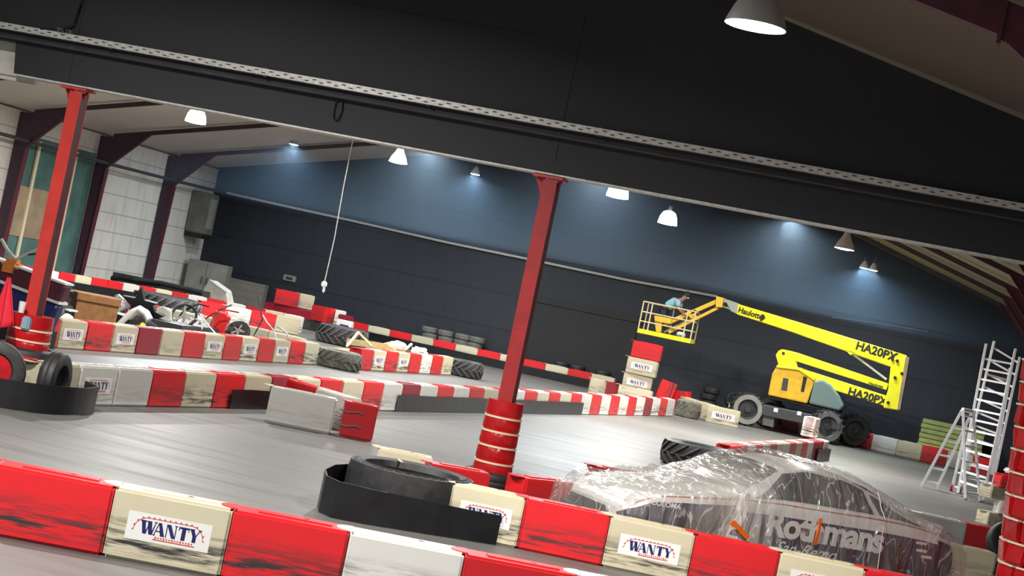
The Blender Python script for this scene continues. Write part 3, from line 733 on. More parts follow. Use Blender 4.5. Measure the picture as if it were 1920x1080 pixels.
# round the big tyre and along the row before the car
T6 = (-5.20, 16.80); r6 = .65
arc = [(T6[0] + (r6 + .05) * math.cos(a), T6[1] + (r6 + .05) * math.sin(a)) for a in [math.radians(120 + i * 12) for i in range(13)]]
c0 = hd(-3.12, 16.83, aC, -2 * BL + .0); c1 = hd(-3.12, 16.83, aC, -1.12)
off = (math.sin(math.radians(aC)) * .03, -math.cos(math.radians(aC)) * .03)
belt([(-5.85, 16.75), (-5.90, 16.45), (-5.86, 16.1), (-5.72, 15.80), (-5.54, 15.66), (-5.26, 15.76), (-4.71, 16.10), (-4.4, 16.30), (-4.12, 16.50)], .41, 'wide black belt wrapped round the big tyre beside the cream block', .014, -.14)
mb = MB(); mb.box((-5.42, 15.72, .12), (.08, .03, .025), rz=.3, bev=.006); mb.tube([(-5.48, 15.70, .125), (-5.36, 15.73, .115)], .006, 6)
tag(mb.build('buckle', 'grey_metal'), 'small metal buckle on the black belt round the big tyre', 'buckle')
bl = [(-12.1, 17.3), (-11.4, 17.4), (-10.8, 17.55), (-10.42, 17.64), (-10.12, 17.88), (-9.97, 18.25), (-9.94, 18.7), (-10.04, 19.15), (-10.36, 19.4)]
belt(bl, .33, 'glossy black belt curving round the left column tyres')
belt([(-26.85, 43.15), (-25.75, 45.25), (-24.75, 47.85), (-23.65, 49.95), (-21.6, 51.15)], .28, 'dark belt skirt below the row in front of the left wall')
belt([(-21.2, 57.55), (-11.4, 57.55)], .27, 'long dark belt skirt below the row along the back wall')
ye = (-3.25, 45.4)
belt([(-3.33, 43.5), (-3.24, 44.6), (-3.17, 45.4), (-3.28, 45.52), (-3.6, 45.5)], .30, 'black belt skirt round the end of the row before the lift wheel')

# ------------------------------------------------------------------ tyres
def tractor_tyre(x, y, R, H, mat, label, nl=20, z=0, tilt=(0, 0, 0)):
    t = thing('tractor_tyre_buffer', label, 'tyre', (x, y, z)); t.rotation_euler = tilt
    mb = MB(); r = R * .93; ri = R * .56
    prof = [(ri, H * .14), (ri * 1.12, H * .04), (R * .82, 0), (r * .97, H * .06), (r, H * .2), (r * 1.01, H * .5), (r, H * .8), (r * .97, H * .94), (R * .82, H), (ri * 1.12, H * .96), (ri, H * .86), (ri * 1.02, H * .5)]
    mb.lathe(prof, 44, closed=True)
    mb.build('carcass', mat, t)
    mb = MB(); span = 2 * PI / nl * 1.25; w = 2 * PI / nl * .30
    for k in range(nl):
        for side in (0, 1):
            a0 = 2 * PI * (k + .5 * side) / nl; z_c, z_e = (.53 * H, .06 * H) if side == 0 else (.47 * H, .94 * H)
            vs = []; n = 4
            for i in range(n + 1):
                f = i / n; a = a0 + span * f; z = z_c + (z_e - z_c) * f; ww = w * (1 - .1 * f)
                ro = R * (1 - .04 * f * f); rb = r * .97
                for aa, rr in ((a, rb), (a, ro), (a + ww, ro), (a + ww, rb)): vs.append((rr * math.cos(aa), rr * math.sin(aa), z))
            fs = [(4 * i + j, 4 * i + (j + 1) % 4, 4 * i + 4 + (j + 1) % 4, 4 * i + 4 + j) for i in range(n) for j in range(4)] + [(0, 1, 2, 3), (4 * n + 3, 4 * n + 2, 4 * n + 1, 4 * n)]
            mb.add(vs, fs)
    mb.build('tread', 'tread_grey' if mat == 'rubber' else mat, t, smooth=False)
    return t
tractor_tyre(-14.15, 38.22, .56, .42, 'rubber_dusty', 'dusty tractor tyre lying between the two near barrier rows', 16)
tractor_tyre(-13.62, 46.95, .52, .46, 'rubber', 'black tractor tyre at the right end of the short striped row', 16)
tractor_tyre(-18.35, 49.45, .80, .56, 'rubber', 'large black tractor tyre beyond the pile, below the pink red blocks', 20)
tractor_tyre(-21.7, 44.3, .98, .56, 'rubber', 'wide black tractor tyre behind the kart parts at left', 22)
tractor_tyre(-4.62, 32.3, .70, .46, 'rubber', 'black tractor tyre with deep lugs right behind the car bonnet', 18)
tractor_tyre(-8.0, 51.95, .40, .5, 'rubber_dusty', 'dark wrapped tyre at the far end of the long middle row', 14)
def plain_tyre(name, x, y, R, H, label, mat='rubber', z=0, rot=(0, 0, 0), hole=.55, group=None, mark=False):
    mb = MB(); ri = R * hole
    prof = [(ri, H * .12), (ri * 1.08, H * .02), (R * .86, 0), (R * .96, H * .1), (R, H * .28), (R, H * .46), (R * .985, H * .5), (R, H * .54), (R, H * .72), (R * .96, H * .9), (R * .86, H), (ri * 1.08, H * .98), (ri, H * .88), (ri * 1.05, H * .5)]
    mb.lathe(prof, 40, closed=True); o = mb.build(name, mat); o.location = (x, y, z); o.rotation_euler = rot
    return tag(o, label, 'tyre', group)
# the big smooth tyre, a notched bead on its rim
t = thing('truck_tyre_buffer', 'big smooth black tyre lying inside the wide belt', 'tyre', (T6[0], T6[1], 0))
mb = MB(); R, H = r6, .52; ri = .46
mb.lathe([(ri, .1), (ri + .02, .02), (R * .9, 0), (R, .08), (R, .40), (R * .97, .5), (R * .88, H - .02), (R * .84, H), (ri + .03, H - .02), (ri, H - .08), (ri + .04, .3)], 48, closed=True)
for k in range(40):
    a = 2 * PI * k / 40; mb.box((R * .905 * math.cos(a), R * .905 * math.sin(a), H - .035), (.045, .03, .04), 1, rz=a)
mb.build('carcass', ['rubber', 'tread_grey'], t)
mb = MB(); mb.box((-.27, .38, H - .005), (.16, .025, .012), rz=-1.0); mb.build('chalk_mark', 'batten', t, smooth=False)

cx, cy = -5.09, HY + .1
g = 'tyres round the padded column'
plain_tyre('tyre_buffer', cx, cy, .33, .20, 'lower black tyre round the foot of the middle column', hole=.74, group=g)
plain_tyre('tyre_buffer', cx, cy, .33, .20, 'upper black tyre round the foot of the middle column', z=.2, hole=.74, group=g)
lx, ly = -11.31, HY + .1
g = 'tyres round the left column'
plain_tyre('tyre_buffer', lx, ly, .45, .28, 'lowest tyre stacked round the left column', hole=.6, group=g)
plain_tyre('tyre_buffer', lx, ly, .47, .30, 'upper tyre stacked round the left column, under the red pads', z=.28, hole=.6, group=g, mat='rubber')
plain_tyre('tyre_buffer', -10.78, 17.98, .36, .2, 'tyre standing upright inside the curved belt, facing the track', rot=(PI / 2 - .1, 0, .55), z=.35, group=g)
plain_tyre('tyre_buffer', -10.39, 18.50, .34, .2, 'tyre standing side-on at the right end of the curved belt', rot=(PI / 2, 0, 1.72), z=.35, group=g)
plain_tyre('tyre_buffer', -11.35, 18.25, .34, .22, 'tyre leaning at the left edge inside the curved belt', rot=(1.1, 0, -.1), z=.28, group=g)
# kart tyres along the back wall, stacked behind the striped row
g = 'small tyres stacked along the back wall'
k = 0
for px, y, zs in ((803, 58.45, (.1, .32, .54)), (833, 58.4, (.05, .27, .46)), (867, 58.42, (.0, .2, .4)), (893, 58.5, (.0, .2, .4)), (1060, 58.4, (.1, .34)), (1095, 58.4, (.0, .25)), (1145, 58.4, (.05, .3)), (1352, 58.2, (.0, .22, .44)), ):
    q = aty(px, 640, y)
    where = {803: 'leftmost stack by the back wall', 833: 'second stack by the back wall', 867: 'third stack by the back wall', 893: 'fourth stack by the back wall', 1060: 'low stack right of the middle column', 1095: 'low stack left of the tall block stack', 1145: 'stack hidden beside the tall block stack', 1352: 'stack left of the lift wheel'}[px]
    for j, z in enumerate((0, .22, .44, .66)[:len(zs) + 1]):
        plain_tyre('tyre_buffer', q.x + .04 * math.sin(j * 2 + px), y, .28, .21, '%s small tyre of the %s' % (('bottom', 'second', 'third', 'topmost')[j], where), z=z, group=g, mat='rubber_grey' if px < 900 else 'rubber')
q = aty(1375, 735, 58.2); plain_tyre('tyre_buffer', q.x, 58.2, .3, .22, 'small tyre standing upright beside the stack left of the lift', rot=(PI / 2, 0, .6), z=.62, group=g)

# red padding round the columns
def pad(x, y, z0, z1, rfun, bands, label, n=30):
    t = thing('column_padding', label, 'padding', (x, y, z0), group=None)
    mb = MB(); m = 26; prof = []
    for i in range(m + 1):
        z = (z1 - z0) * i / m; r = rfun(z0 + z)
        for b in bands:
            r -= .016 * math.exp(-((z0 + z - b) / .02) ** 2)
        prof.append((r, z))
    prof = [(.1, 0)] + prof + [(.1, z1 - z0)]
    mb.lathe(prof, n); o = mb.build('pad', 'red_pad', t)
    for b in bands:
        r = rfun(b)
        mb = MB(); mb.lathe([(r - .012, b - z0 - .011), (r + .004, b - z0 - .011), (r + .004, b - z0 + .011), (r - .012, b - z0 + .011)], n, closed=True); mb.build('strap', 'strap_cream', t)
    return t
pad(cx, cy, .30, 1.22, lambda z: .235 - .025 * (z - .3), (.50, .69, .86, 1.03), 'red vinyl padding with pale straps round the middle column')
pad(lx, ly, .50, .98, lambda z: .27, (.66, .80), 'red vinyl padding low on the left column')
# third column at the right edge: heavy overlapping pads
t = pad(1.17, HY + .1, .0, 3.0, lambda z: .46 + .075 * z, (), 'bulging red padding on the column at the right edge')
mb = MB(); rr = random.Random(3)
for i in range(12):
    for k in range(12):
        a = PI + k * 2 * PI / 12 + .2 * (i % 2); z = .12 + i * .24; rp = .47 + .075 * z
        mb.box((rp * math.cos(a), rp * math.sin(a), z), (.10, .28, .225), rz=a, ry=rr.uniform(-.12, .2), bev=.02)
for i in range(0, 12):
    for k in range(12):
        a = PI + k * 2 * PI / 12 + .2 * (i % 2); z = .12 + i * .24 + .112; rp = .475 + .075 * z
        mb.box((rp * math.cos(a), rp * math.sin(a), z), (.10, .25, .02), rz=a, mi=1)
mb.build('pad_panel', ['red_pad', 'strap_cream'], t, smooth=False)
# ------------------------------------------------------------------ the covered racing car
CX, CY, CA = -3.03, 17.24, math.radians(39)
car = thing('racing_car', 'white and navy Rothmans racing coupe under a clear plastic sheet'.replace('Rothmans ', ''), 'car', (CX, CY, 0), CA)
CL, CW = 4.22, 1.62
# stations: x, half width, z sill, z belt (top of wing), z centre top, half width of roof, z roof edge, half width at belt
ST = [(0.00, .58, .26, .52, .54, .50, .53, .52), (0.08, .70, .20, .60, .60, .58, .60, .62), (.35, .76, .18, .73, .66, .60, .68, .66), (.75, .80, .18, .78, .74, .60, .745, .70),
      (1.15, .80, .18, .82, .84, .62, .82, .71), (1.32, .80, .18, .84, .89, .64, .87, .72), (1.55, .80, .18, .85, 1.05, .60, 1.02, .72), (1.82, .80, .18, .86, 1.22, .55, 1.18, .72), (2.15, .80, .18, .86, 1.29, .54, 1.25, .72),
      (2.6, .81, .18, .865, 1.27, .54, 1.225, .72), (3.0, .83, .18, .87, 1.18, .53, 1.13, .71), (3.4, .84, .19, .86, 1.03, .52, .99, .68), (3.75, .83, .22, .83, .90, .54, .88, .65), (4.02, .78, .28, .78, .82, .56, .80, .62), (4.17, .70, .34, .70, .74, .56, .72, .60), (4.22, .62, .40, .60, .60, .50, .60, .54)]
def stat(x):
    x = min(max(x, ST[0][0]), ST[-1][0])
    for a, b in zip(ST, ST[1:]):
        if x <= b[0]: break
    f = (x - a[0]) / (b[0] - a[0]); f2 = f * f * (3 - 2 * f) * .4 + f * .6
    return [p + (q - p) * f2 for p, q in zip(a, b)]
def sec(x):   # profile from sill (t=0) over the side, belt, roof edge to centre
    _, w, zs, zb, zc, wr, zr, wb = stat(x)
    return [(w - .10, zs), (w - .01, zs + .06), (w + .005, zs + (zb - zs) * .5), (w - .015, zs + (zb - zs) * .82), (w - .05, zb - .01), (wb, zb + .012), (wr + .02, zr), (wr * .8, zr + (zc - zr) * .55), (0, zc)]
def S(x, t, side=-1, off=0.0):
    P = sec(x); i = min(int(t), 7); f = t - i; a, b = P[i], P[i + 1]
    y, z = a[0] + (b[0] - a[0]) * f, a[1] + (b[1] - a[1]) * f
    ny, nz = (b[1] - a[1]), -(b[0] - a[0]); l = math.hypot(ny, nz) or 1
    y += ny / l * off; z += nz / l * off
    return (x, CW / 2 + side * y, z)
xs = [0, .03, .08, .15, .25, .35, .5, .65, .8, .95, 1.05, 1.15, 1.24, 1.32, 1.4, 1.5, 1.6, 1.7, 1.82, 1.95, 2.1, 2.3, 2.5, 2.7, 2.9, 3.1, 3.25, 3.4, 3.55, 3.7, 3.85, 3.98, 4.08, 4.15, 4.19, 4.22]
ts = [0, .5, 1, 1.5, 2, 2.5, 3, 3.5, 4, 4.5, 5, 5.4, 5.8, 6, 6.3, 6.6, 7, 7.5, 8]
prof = [(-1, t) for t in ts] + [(1, t) for t in reversed(ts[:-1])]
WHEELS = (.86, 3.14)
mb = MB(); n = len(prof); vs = [S(x, t, s) for x in xs for s, t in prof]
for i in range(len(xs) - 1):
    for j in range(n - 1):
        q = (i * n + j, i * n + j + 1, (i + 1) * n + j + 1, (i + 1) * n + j)
        c = sum((Vector(vs[k]) for k in q), Vector()) / 4
        tt = max(prof[j][1], prof[j + 1][1])
        if tt <= 3 and min((c.x - wx) ** 2 + (c.z - .32) ** 2 for wx in WHEELS) < .32 ** 2: continue   # wheel openings
        mb.add([vs[k] for k in q], [(0, 1, 2, 3)], 1 if (tt <= 3.5 and c.z < .74) else 0)
for i in (0, len(xs) - 1): mb.add([vs[i * n + j] for j in range(n)], [tuple(range(n))], 0)
mb.add([S(x, 0, s) for s in (-1, 1) for x in xs], [tuple([k for k in range(len(xs))] + [len(xs) + k for k in reversed(range(len(xs)))])], 1)
mb.build('body', ['car_white', 'car_navy'], car, weld=True)
mb = MB()
for wx in WHEELS:   # dark wheel housings
    for s in (-1, 1):
        yy = CW / 2 + s * .57
        mb.add([(wx + .36 * math.cos(a), yy + s * d, .32 + .36 * math.sin(a)) for a in [i * PI / 10 for i in range(11)] for d in (0, .19)], [(2*i, 2*i+1, 2*i+3, 2*i+2) for i in range(10)])
        mb.add([(wx + .36 * math.cos(a), yy, .32 + .36 * math.sin(a)) for a in [i * PI / 10 for i in range(11)]], [tuple(range(11))])
mb.build('wheel_arch', 'black', car)
def patch(name, mat, x0, x1, t0, t1, side=-1, off=.006, nx=14, nt=4, fx0=None, fx1=None):
    mb = MB(); vs = []
    for i in range(nx + 1):
        for j in range(nt + 1):
            t = t0 + (t1 - t0) * j / nt; f = j / nt
            a = x0 if fx0 is None else x0 + (fx0 - x0) * f; b = x1 if fx1 is None else x1 + (fx1 - x1) * f
            vs.append(S(a + (b - a) * i / nx, t, side, off))
    mb.add(vs, [(i * (nt + 1) + j, i * (nt + 1) + j + 1, (i + 1) * (nt + 1) + j + 1, (i + 1) * (nt + 1) + j) for i in range(nx) for j in range(nt)])
    return mb.build(name, mat, car)
for s in (-1, 1):
    patch('side_window', 'car_glass', 1.48, 3.02, 5.10, 5.93, s, fx0=1.84, fx1=2.90)
    patch('side_window', 'car_glass', 3.10, 3.78, 5.12, 5.85, s, fx0=2.98, fx1=3.22)
    patch('stripe', 'car_red', .12, 4.1, 4.12, 4.32, s, .004, 30, 1)
    patch('stripe', 'car_gold', .12, 4.1, 4.45, 4.58, s, .004, 30, 1)
mb = MB(); vs = []
for i in range(9):
    x = 1.34 + .46 * i / 8
    for j in range(9):
        u = -1 + 2 * j / 8; s = 1 if u > 0 else -1; vs.append(S(x, 8 - abs(u) * 1.85, s, .008))
mb.add(vs, [(i * 9 + j, i * 9 + j + 1, (i + 1) * 9 + j + 1, (i + 1) * 9 + j) for i in range(8) for j in range(8)]); mb.build('windscreen', 'car_glass', car)
mb = MB(); vs = []
for i in range(7):
    x = 2.95 + .5 * i / 6
    for j in range(9):
        u = -1 + 2 * j / 8; s = 1 if u > 0 else -1; vs.append(S(x, 8 - abs(u) * 1.8, s, .008))
mb.add(vs, [(i * 9 + j, i * 9 + j + 1, (i + 1) * 9 + j + 1, (i + 1) * 9 + j) for i in range(6) for j in range(8)]); mb.build('rear_window', 'car_glass', car)
for s in (-1, 1):
    mb = MB(); mb.T = Matrix.Translation((.13, CW / 2 + s * .56, .58)) @ Matrix.Rotation(-1.25, 4, 'Y')
    mb.lathe([(.001, .05), (.07, .045), (.105, .02), (.115, -.02)], 20); mb.build('headlight', 'car_white', car)
    mb = MB(); mb.box((4.2, CW / 2 + s * .4, .62), (.03, .4, .1), bev=.01); mb.build('tail_light', 'car_red', car)
mb = MB(); mb.box((.0, CW / 2, .38), (.14, 1.24, .16), bev=.05); mb.build('bumper', 'dark_grey', car)
mb = MB(); mb.box((-.06, CW / 2, .47), (.04, .8, .10), bev=.01); mb.build('grille', 'black', car)
mb = MB(); mb.prism([(3.80, .885), (4.08, .895), (4.12, .87), (4.05, .80), (3.8, .84)], CW / 2 - .5, CW / 2 + .5); mb.build('tail_spoiler', 'car_white', car)
for wx in WHEELS:
    for s in (-1, 1):
        mb = MB(); mb.T = Matrix.Translation((wx, CW / 2 + s * .66, .315)) @ Matrix.Rotation(PI / 2 * -s, 4, 'X')
        mb.lathe([(.20, -.1), (.29, -.1), (.315, -.07), (.315, .07), (.29, .1), (.2, .1)], 28, closed=True); w = mb.build('wheel', 'rubber', car)
        mb = MB(); mb.T = Matrix.Translation((wx, CW / 2 + s * .66, .315)) @ Matrix.Rotation(PI / 2 * -s, 4, 'X')
        mb.lathe([(.001, .07), (.05, .07), (.06, .04), (.17, .05), (.205, .095), (.205, -.09)], 20); mb.build('rim', 'rim_grey', w)
def side_text(name, txt, x, z, size, sx, mat='letter_white', **k):
    y = CW / 2 - .8 - .022
    Mx = Matrix.Translation((x, y, z)) @ Matrix.Rotation(PI / 2, 4, 'X')
    o = text_obj(name, txt, size, mat, Mx, car, sx=sx, **k)
    for v in o.data.vertices:   # lie on the curved flank
        P = sec(v.co.x); w = max(p[0] for p in P[:5])
        v.co.y = CW / 2 - w - .014
    return o
side_text('lettering', 'Rothmans', 2.36, .645, .37, 1.06, bold=.014, space=.92)
side_text('lettering', 'San-Remo', 2.15, .42, .17, 1.1, shear=.5, bold=.002)
side_text('lettering', 'COLOMA', .42, .665, .07, 1.1, bold=.002)
mb = MB(); mb.T = Matrix.Translation((1.30, CW / 2 - .822, .70)) @ Matrix.Rotation(PI / 2, 4, 'X')
mb.lathe([(.03, 0), (.048, 0), (.048, .004), (.03, .004)], 20, closed=True); mb.build('round_badge', 'letter_white', car)
for x0, z0 in ((3.60, .70), (3.62, .62), (3.70, .56)):
    mb = MB(); mb.box((x0, CW / 2 - .84, z0), (.14, .006, .03)); mb.build('decal', 'letter_white', car, smooth=False)

# the clear sheet
sheet = thing('plastic_sheet', 'clear crumpled plastic dust sheet draped over the racing car', 'dust sheet', (CX, CY, 0), CA)
rr = random.Random(11)
CST = [(-.36, .60, .02, .05), (-.14, .76, .58, .05), (.05, .84, .70, .05), (.4, .86, .76, .05), (.8, .88, .83, .05), (1.2, .89, .99, .06), (1.6, .90, 1.18, .06), (1.95, .89, 1.32, .05), (2.3, .89, 1.335, .05), (2.7, .89, 1.30, .05), (3.1, .90, 1.19, .05), (3.5, .91, 1.05, .05), (3.9, .90, .95, .05), (4.2, .84, .86, .05), (4.34, .76, .5, .05), (4.45, .80, .03, .05)]
def cst(x):
    for a, b in zip(CST, CST[1:]):
        if x <= b[0]: break
    f = (x - a[0]) / (b[0] - a[0]); return [p + (q - p) * f for p, q in zip(a, b)]
NX, mbs = 110, MB(); vs = []
us = [-1 + 2 * j / 60 for j in range(61)]
def fold(x, u): return .020 * math.sin(x * 23 + 3 * math.sin(x * 5 + u * 2)) * (abs(u) ** 1.5) + .013 * math.sin(x * 9 + u * 14 + 2 * math.sin(u * 7 + x * 3))
for i in range(NX + 1):
    x = -.36 + (4.45 + .36) * i / NX; _, w, top, _ = cst(x)
    body = stat(min(max(x, .0), CL))
    for u in us:
        a = abs(u); s = 1 if u > 0 else -1
        wr = body[5] + .06; zr = min(top - .02, max(body[6] + .07, top - .06)); zb = min(body[3] + .06, top)
        if top < .6: zb = top * .8; zr = top * .95
        if a < .35: f = a / .35; y = wr * f; z = top + (zr - top) * f * f
        elif a < .62: f = (a - .35) / .27; y = wr + (w - wr) * f ** 1.1; z = zr + (zb - zr) * (f ** (.8 if x < 1.3 else 1.15))
        else: f = (a - .62) / .38; y = w + .05 * f * f + .03 * f * math.sin(x * 11) * f; z = zb + (.03 - zb) * f
        z = max(z, .012); k = fold(x, u) * (1.5 if a > .3 else 1)
        y2 = y * (1 - (.0 if x > -.1 else .1)) + (k if a > .5 else 0); z2 = z + (k if a <= .62 else 0)
        vs.append((x, CW / 2 + s * y2, max(z2, .012)))
m_ = len(us)
mbs.add(vs, [(i * m_ + j, i * m_ + j + 1, (i + 1) * m_ + j + 1, (i + 1) * m_ + j) for i in range(NX) for j in range(m_ - 1)])
mbs.build('film', 'dust_sheet', sheet)
mb = MB()
for x in (3.0,):      # raised seam of the sheet over the door pillar
    pts = []
    for u in [-.42 - .53 * k / 16 for k in range(17)]:
        i = round((x + .36) / (4.81) * NX); j = min(range(m_), key=lambda q: abs(us[q] - u)); p = Vector(vs[i * m_ + j]); pts.append(p + Vector((.03 * (u + .6), -.012, .006)))
    mb.tube(pts, .0045, 6)
mb.build('fold', 'white_paint', sheet)
def tape(x, z0, z1, dx, w):
    mb = MB(); y = CW / 2 - .945
    mb.add([(x - w / 2, y, z0), (x + w / 2, y, z0), (x + dx + w / 2, y + .0, z1), (x + dx - w / 2, y + .0, z1), (x + dx - w*.2, y - .012, (z0 + z1) / 2 + .02)], [(0, 1, 4), (1, 2, 4), (2, 3, 4), (3, 0, 4)])
    return mb.build('tape_strip', 'tape_orange', sheet)
tape(2.18, .52, .80, 0, .045); 
mb = MB(); y = CW / 2 - .95; mb.box((1.24, y, .55), (.26, .006, .055), ry=.55); mb.box((1.17, y - .003, .585), (.14, .006, .05), ry=.4); mb.build('tape_strip', 'tape_orange', sheet)

# ------------------------------------------------------------------ articulated boom lift
LY = 54.9
lift = thing('boom_lift', 'yellow articulated boom lift with a raised basket by the navy back wall', 'boom lift', (0, 0, 0))
def L(px, py, y=LY):
    p = aty(px, py, y); return (p.x, p.z)
def pl(name, pts, y0, y1, mat, bevel=.012, parent=None):
    mb = MB(); mb.prism([L(*p) for p in pts], LY + y0, LY + y1); return mb.build(name, mat, parent or lift, smooth=False, bevel=bevel)
# chassis and wheels
pl('chassis', [(1428, 758), (1532, 779), (1578, 790), (1575, 808), (1530, 800), (1428, 779)], .1, 2.0, 'dark_grey', .03)
pl('chassis_step', [(1428, 776), (1450, 781), (1448, 802), (1427, 797)], .3, 1.5, 'panel_grey', .02)
mb = MB()
for px, py in ((1454, 769), (1498, 775)):
    q = L(px, py); mb.box((q[0], LY + .095, q[1]), (.13, .01, .12))
mb.build('chassis_decal', 'white_paint', lift, smooth=False)
def lift_wheel(px, py, y, R, W, steer, mat='rubber_grey'):
    q = aty(px, py, y)
    Tm = Matrix.Translation((q.x, y, R)) @ Matrix.Rotation(steer, 4, 'Z') @ Matrix.Rotation(PI / 2, 4, 'X')
    mb = MB(); mb.T = Tm
    mb.lathe([(R * .55, -W * .4), (R * .62, -W / 2), (R * .9, -W / 2), (R * .96, -W * .4), (R * .96, W * .4), (R * .9, W / 2), (R * .62, W / 2), (R * .55, W * .4)], 30, closed=True, mis=[0, 1, 0, 0, 0, 1, 0, 0])
    for k in range(16):
        a = 2 * PI * k / 16
        for s in (-1, 1): mb.bar((R * .96 * math.cos(a + .08 * s), R * .96 * math.sin(a + .08 * s), 0), (R * .97 * math.cos(a + .22 * s), R * .97 * math.sin(a + .22 * s), s * W * .48), .07, .07, 0, up=(math.cos(a), math.sin(a), 0))
    w = mb.build('wheel', ['rubber', mat], lift)
    mb = MB(); mb.T = Tm
    mb.lathe([(.001, W * .5), (R * .18, W * .5), (R * .2, W * .3), (R * .5, W * .25), (R * .58, W * .45), (R * .58, -W * .4), (.001, -W * .4)], 22); mb.build('hub', 'dark_grey', w)
lift_wheel(1400, 765, LY + .15, .52, .4, .35, 'panel_grey')
lift_wheel(1549, 797, LY + .15, .52, .4, .45, 'rubber_grey')
lift_wheel(1600, 803, LY + 1.95, .52, .4, .45, 'dark_grey')
lift_wheel(1440, 775, LY + 1.95, .52, .4, .35, 'dark_grey')
# turret
pl('turret_hood', [(1454, 687), (1496, 692), (1527, 712), (1512, 757), (1438, 741), (1441, 724), (1446, 700)], .25, 1.9, 'yellow_deep', .04)
pl('turret_band', [(1455, 684), (1498, 689), (1528, 708), (1526, 714), (1496, 694), (1454, 689)], .2, 1.95, 'yellow', .02)
pl('engine_cover', [(1526, 714), (1540, 711), (1556, 721), (1572, 742), (1581, 762), (1573, 771), (1515, 757)], .2, 1.9, 'grey_green', .06)
pl('turret_base', [(1438, 742), (1512, 758), (1573, 771), (1571, 776), (1510, 763), (1438, 748)], .35, 1.8, 'black', .02)
pl('control_panel', [(1467, 708), (1477, 710), (1474, 733), (1463, 731)], .235, .3, 'dark_grey', .01)
pl('vent', [(1505, 705), (1512, 707), (1506, 735), (1500, 734)], .235, .3, 'black', .01)
pl('pivot_plate', [(1451, 665), (1456, 657), (1463, 654), (1483, 658), (1492, 689), (1484, 691), (1457, 687)], .5, 1.1, 'yellow', .02)
# arms
pl('upper_link', [(1470, 656), (1490, 660), (1664, 719), (1660, 731), (1488, 676), (1470, 671)], .62, .92, 'yellow', .02)
pl('lower_link', [(1495, 690), (1520, 697), (1660, 742), (1655, 761), (1560, 731), (1495, 706)], .55, 1.0, 'yellow', .02)
pl('mast', [(1668, 672), (1703, 669), (1685, 770), (1655, 765), (1656, 756), (1664, 730), (1669, 684)], .45, 1.1, 'yellow', .03)
pl('mast_edge', [(1697, 668), (1705, 670), (1687, 769), (1681, 768)], .42, 1.13, 'tan_board', .01)
pl('main_boom', [(1379, 568), (1482, 599), (1700, 666), (1697, 694), (1663, 686), (1480, 621), (1377, 588)], .5, .95, 'yellow', .03)
pl('cylinder_bracket', [(1582, 654), (1603, 661), (1592, 665)], .5, .95, 'yellow', .005)
mb = MB(); a = L(1598, 664); c = L(1660, 711); mb.tube([(a[0], LY + .72, a[1]), (c[0], LY + .72, c[1])], .035, 8); mb.build('lift_cylinder', 'alu', lift)
for px, py in ((1677, 708), (1664, 755), (1466, 662), (1690, 700), (1681, 676), (1672, 673)):
    q = L(px, py); mb = MB(); mb.T = Matrix.Translation((q[0], LY + .44, q[1])) @ Matrix.Rotation(PI / 2, 4, 'X'); mb.lathe([(.001, .03), (.045, .03), (.05, 0)], 12)
    mb.build('pivot_pin', 'letter_black', lift)
pl('boom_head', [(1354, 558), (1380, 567), (1378, 588), (1366, 582), (1358, 566), (1352, 566)], .5, .95, 'link_grey', .02)
pl('elbow', [(1338, 553), (1353, 557), (1349, 575), (1337, 574)], .55, .9, 'jib_yellow', .015)
def beam(name, a, b, w, mat, y=.72, d=.16):
    A, B = L(*a), L(*b); mb = MB(); mb.bar((A[0], LY + y, A[1]), (B[0], LY + y, B[1]), w, d, up=(0, 1, 0)); return mb.build(name, mat, lift, smooth=False, bevel=.01)
beam('jib_arm', (1345, 560), (1238, 607), .13, 'jib_yellow'); beam('jib_arm', (1341, 575), (1247, 622), .09, 'jib_yellow')
beam('jib_cylinder', (1300, 590), (1231, 624), .06, 'basket_cream', .9); beam('jib_bracket', (1299, 580), (1288, 594), .14, 'jib_yellow')
mb = MB(); a = L(1350, 572); c = L(1363, 577); mb.tube([(a[0], LY + .72, a[1]), (c[0], LY + .72, c[1])], .03, 8); mb.build('jib_ram', 'white_paint', lift)
pl('basket_mount', [(1221, 590), (1254, 596), (1252, 606), (1236, 604), (1233, 628), (1225, 624)], .5, .8, 'jib_yellow', .01)
pl('basket_joint', [(1227, 606), (1236, 608), (1237, 626), (1228, 628)], .6, .95, 'dark_grey', .01)
# basket
def basket():
    f0, f1 = L(1192, 626), L(1291, 640); r0, r1 = L(1196, 563), L(1300, 583)
    x0, x1, zf, zt = f0[0], f1[0], (f0[1] + f1[1]) / 2, (r0[1] + r1[1]) / 2
    y0, y1 = LY + .25, LY + 1.15
    b = MB(); b.box(((x0 + x1) / 2, (y0 + y1) / 2, zf), (x1 - x0, y1 - y0, .05)); b.build('basket_floor', 'dark_grey', lift, smooth=False)
    b = MB()
    for y in (y0, y1): b.box(((x0 + x1) / 2, y, zf + .07), (x1 - x0, .03, .14))
    for x in (x0, x1): b.box((x, (y0 + y1) / 2, zf + .07), (.03, y1 - y0, .14))
    b.build('toe_board', 'yellow', lift, smooth=False)
    for zz in (zt, zf + (zt - zf) * .68, zf + (zt - zf) * .38):
        b = MB(); b.tube([(x0, y0, zz), (x1, y0, zz), (x1, y1, zz), (x0, y1, zz), (x0, y0, zz)], .022, 6, cap=False); b.build('rail', 'basket_cream', lift)
    for x, y in ((x0, y0), (x0 + .3, y0), (x1 - .25, y0), (x1, y0), (x0, y1), (x1, y1), ((x0 + x1) / 2, y1)):
        b = MB(); b.tube([(x, y, zf), (x, y, zt)], .022, 6); b.build('post', 'basket_cream', lift)
    q = L(1273, 621); b = MB(); b.box((q[0], y0 + .3, zf + .22), (.26, .2, .16), bev=.03); b.build('tool_box', 'white_paint', lift)
    return x0, x1, zf, zt, y0, y1
bx0, bx1, bzf, bzt, by0, by1 = basket()
